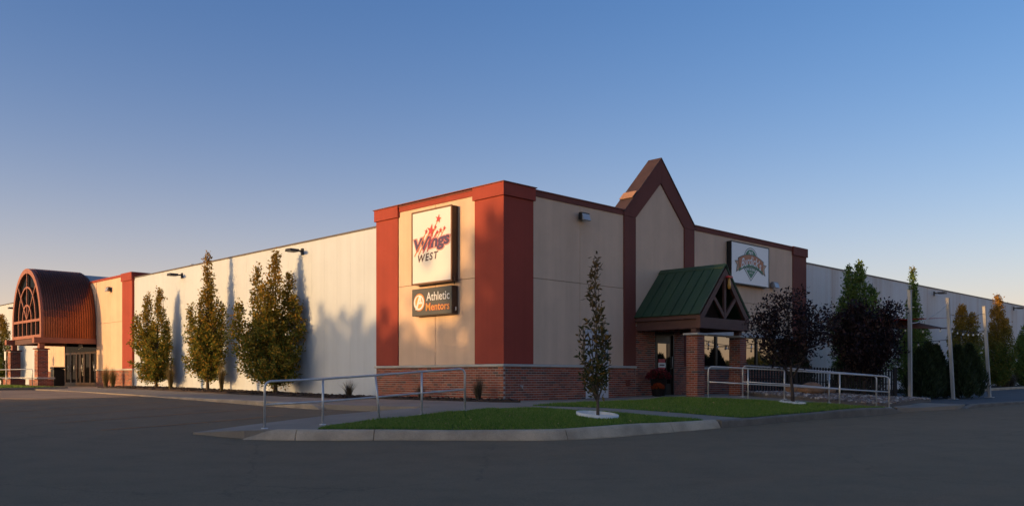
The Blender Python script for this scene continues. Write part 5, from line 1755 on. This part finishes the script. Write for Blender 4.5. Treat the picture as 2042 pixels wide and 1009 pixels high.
v = B(.62, 6.35)
planter('large dark planter of red mums beside the restaurant door', (v.x, v.y, sz(v.x, v.y)), .27, .55, .40, 3600, 'flower_red')
v = B(.95, 5.85)
planter('small pot of orange flowers in front of the red mums', (v.x, v.y, sz(v.x, v.y)), .15, .22, .19, 1100, 'flower_orange')
v = B(-34.5, -.75)
bn_ = thing('litter_bin', 'black litter bin by the arched entrance doors', 'litter bin', (v.x, v.y, .78), THETA)
bz = .775
MB(FB).box(-34.5 - .28, -34.5 + .28, -.75 - .28, -.75 + .28, bz, bz + .95).build('body', M['bin'], bn_, bevel=.04)
MB(FB).box(-34.5 - .30, -34.5 + .30, -.75 - .30, -.75 + .30, bz + .955, bz + 1.08).build('lid', M['bin'], bn_, bevel=.04)
v = B(-38.3, -2.3)
fl_ = thing('parking_sign', 'small white accessible parking sign on a post left of the vaulted porch', 'sign', (v.x, v.y, sz(v.x, v.y)))
z0 = sz(v.x, v.y)
MB().tube([(v.x, v.y, z0 - .05), (v.x, v.y, z0 + 1.95)], .025, 6).build('post', M['galv_post'], fl_)
MB(FL).box(-38.45, -38.15, z0 + 1.45, z0 + 1.95, 2.33, 2.345).build('plate', M['ink_white'], fl_)

# fallen leaves on lawn and walk
n = 130
P = np.c_[NP.uniform(-4, 8, n), NP.uniform(16.6, 24.3, n)]
P = P[in_poly(P[:, 0], P[:, 1], FRONT_LAWN) | in_poly(P[:, 0], P[:, 1], BACK_LAWN) | in_poly(P[:, 0], P[:, 1], DIAG)]
PP = np.c_[P, S(P[:, 0], P[:, 1]) + .05]
dd = NP.normal(size=(len(PP), 3)); dd[:, 2] *= .25
LL = NP.uniform(.04, .07, len(PP))
fl2 = fast_mesh('fallen_leaves', leaves(PP, dd, LL, LL * .6), 4, leaf_mat('dry_leaf', [(0, (.30, .20, .07)), (1, (.50, .38, .16))], .2), kind='stuff')
fl2['label'] = 'scattered dry leaves on the lawns'

# ================================================================== woods around the lot (cast the evening shade, mirror in the windows)
SH = np.array([SUN_DIR2[0], SUN_DIR2[1]])
SV = np.array([-SH[1] * -1, SH[0] * -1])            # across the sun's direction, positive towards the arched entrance
if SV[1] < 0: SV = -SV
TANE = math.tan(R(SUN_EL))


def wood(name, label, line, top, n, card, thick):
    """line: function t->(x,y); top: function t->height"""
    t = NP.uniform(0, 1, n)
    xy_ = np.array([line(a) for a in t])
    H = np.array([top(a) for a in t])
    z = H * NP.uniform(0, 1, n) ** .85
    off = NP.normal(size=(n, 2)) * thick
    P = np.c_[xy_ + off, z]
    D = NP.normal(size=(n, 3))
    L = NP.uniform(.7, 1.3, n) * card
    ob = fast_mesh(name, leaves(P, D, L, L * .8), 4, M['leaf_shade'], kind='stuff')
    ob['label'] = label
    return ob


DIST = 58.0


def facade_top(vv):
    """height of the shade edge on the left front for each strip across the sun"""
    # v of the corner and of the last shaded strip
    vc = float(np.array([CORNER.x, CORNER.y]) @ SV)
    s = vv - vc                                  # metres left of the corner, measured across the sun
    s = s / .97
    n1 = .35 * math.sin(s * 3.1 + .4) + .22 * math.sin(s * 7.3 + 1.0) + .12 * math.sin(s * 15.0)
    if s < .15: return 6.2 - .2 * s + .2 * n1
    if s < .85: return 5.4 - 2.7 * (s - .15) / .7 + .3 * n1
    if s < 4.6: return 2.55 + .5 * n1
    if s < 6.0: return 3.1 + .4 * n1
    if s < 9.4: return 3.25 + .75 * n1 + .3 * math.sin(s * 11)
    if s < 10.4: return 3.6 - .8 * (s - 9.4) + .3 * n1
    return -9


vlo = float(np.array([CORNER.x, CORNER.y]) @ SV) - 36
vhi = float(np.array([CORNER.x, CORNER.y]) @ SV) + 10.5
s_wall = float(np.array([CORNER.x, CORNER.y]) @ SH)


def wl(t):
    v_ = vlo + (vhi - vlo) * t
    return SH * (s_wall + DIST) + SV * v_


def wt(t):
    v_ = vlo + (vhi - vlo) * t
    return max(.5, facade_top(v_) - .8 + DIST * TANE)


wood('woodland_edge', 'line of trees across the car park behind the camera', wl, wt, 42000, .62, 1.2)
wood('far_woods', 'distant line of trees right of the car park', lambda t: (95 + 30 * t, -90 + 190 * t), lambda t: 3.6 + .5 * math.sin(t * 31) + .4 * math.sin(t * 77) + .3 * math.sin(t * 170), 26000, 1.7, 2.5)

for o in list(bpy.data.objects):
    if o.type == 'MESH' and o.parent is None and not o.get('kind') and not o.get('label'):
        print('untagged', o.name)
print('objects', len(bpy.data.objects), 'tris', sum(len(o.data.polygons) for o in bpy.data.objects if o.type == 'MESH'))
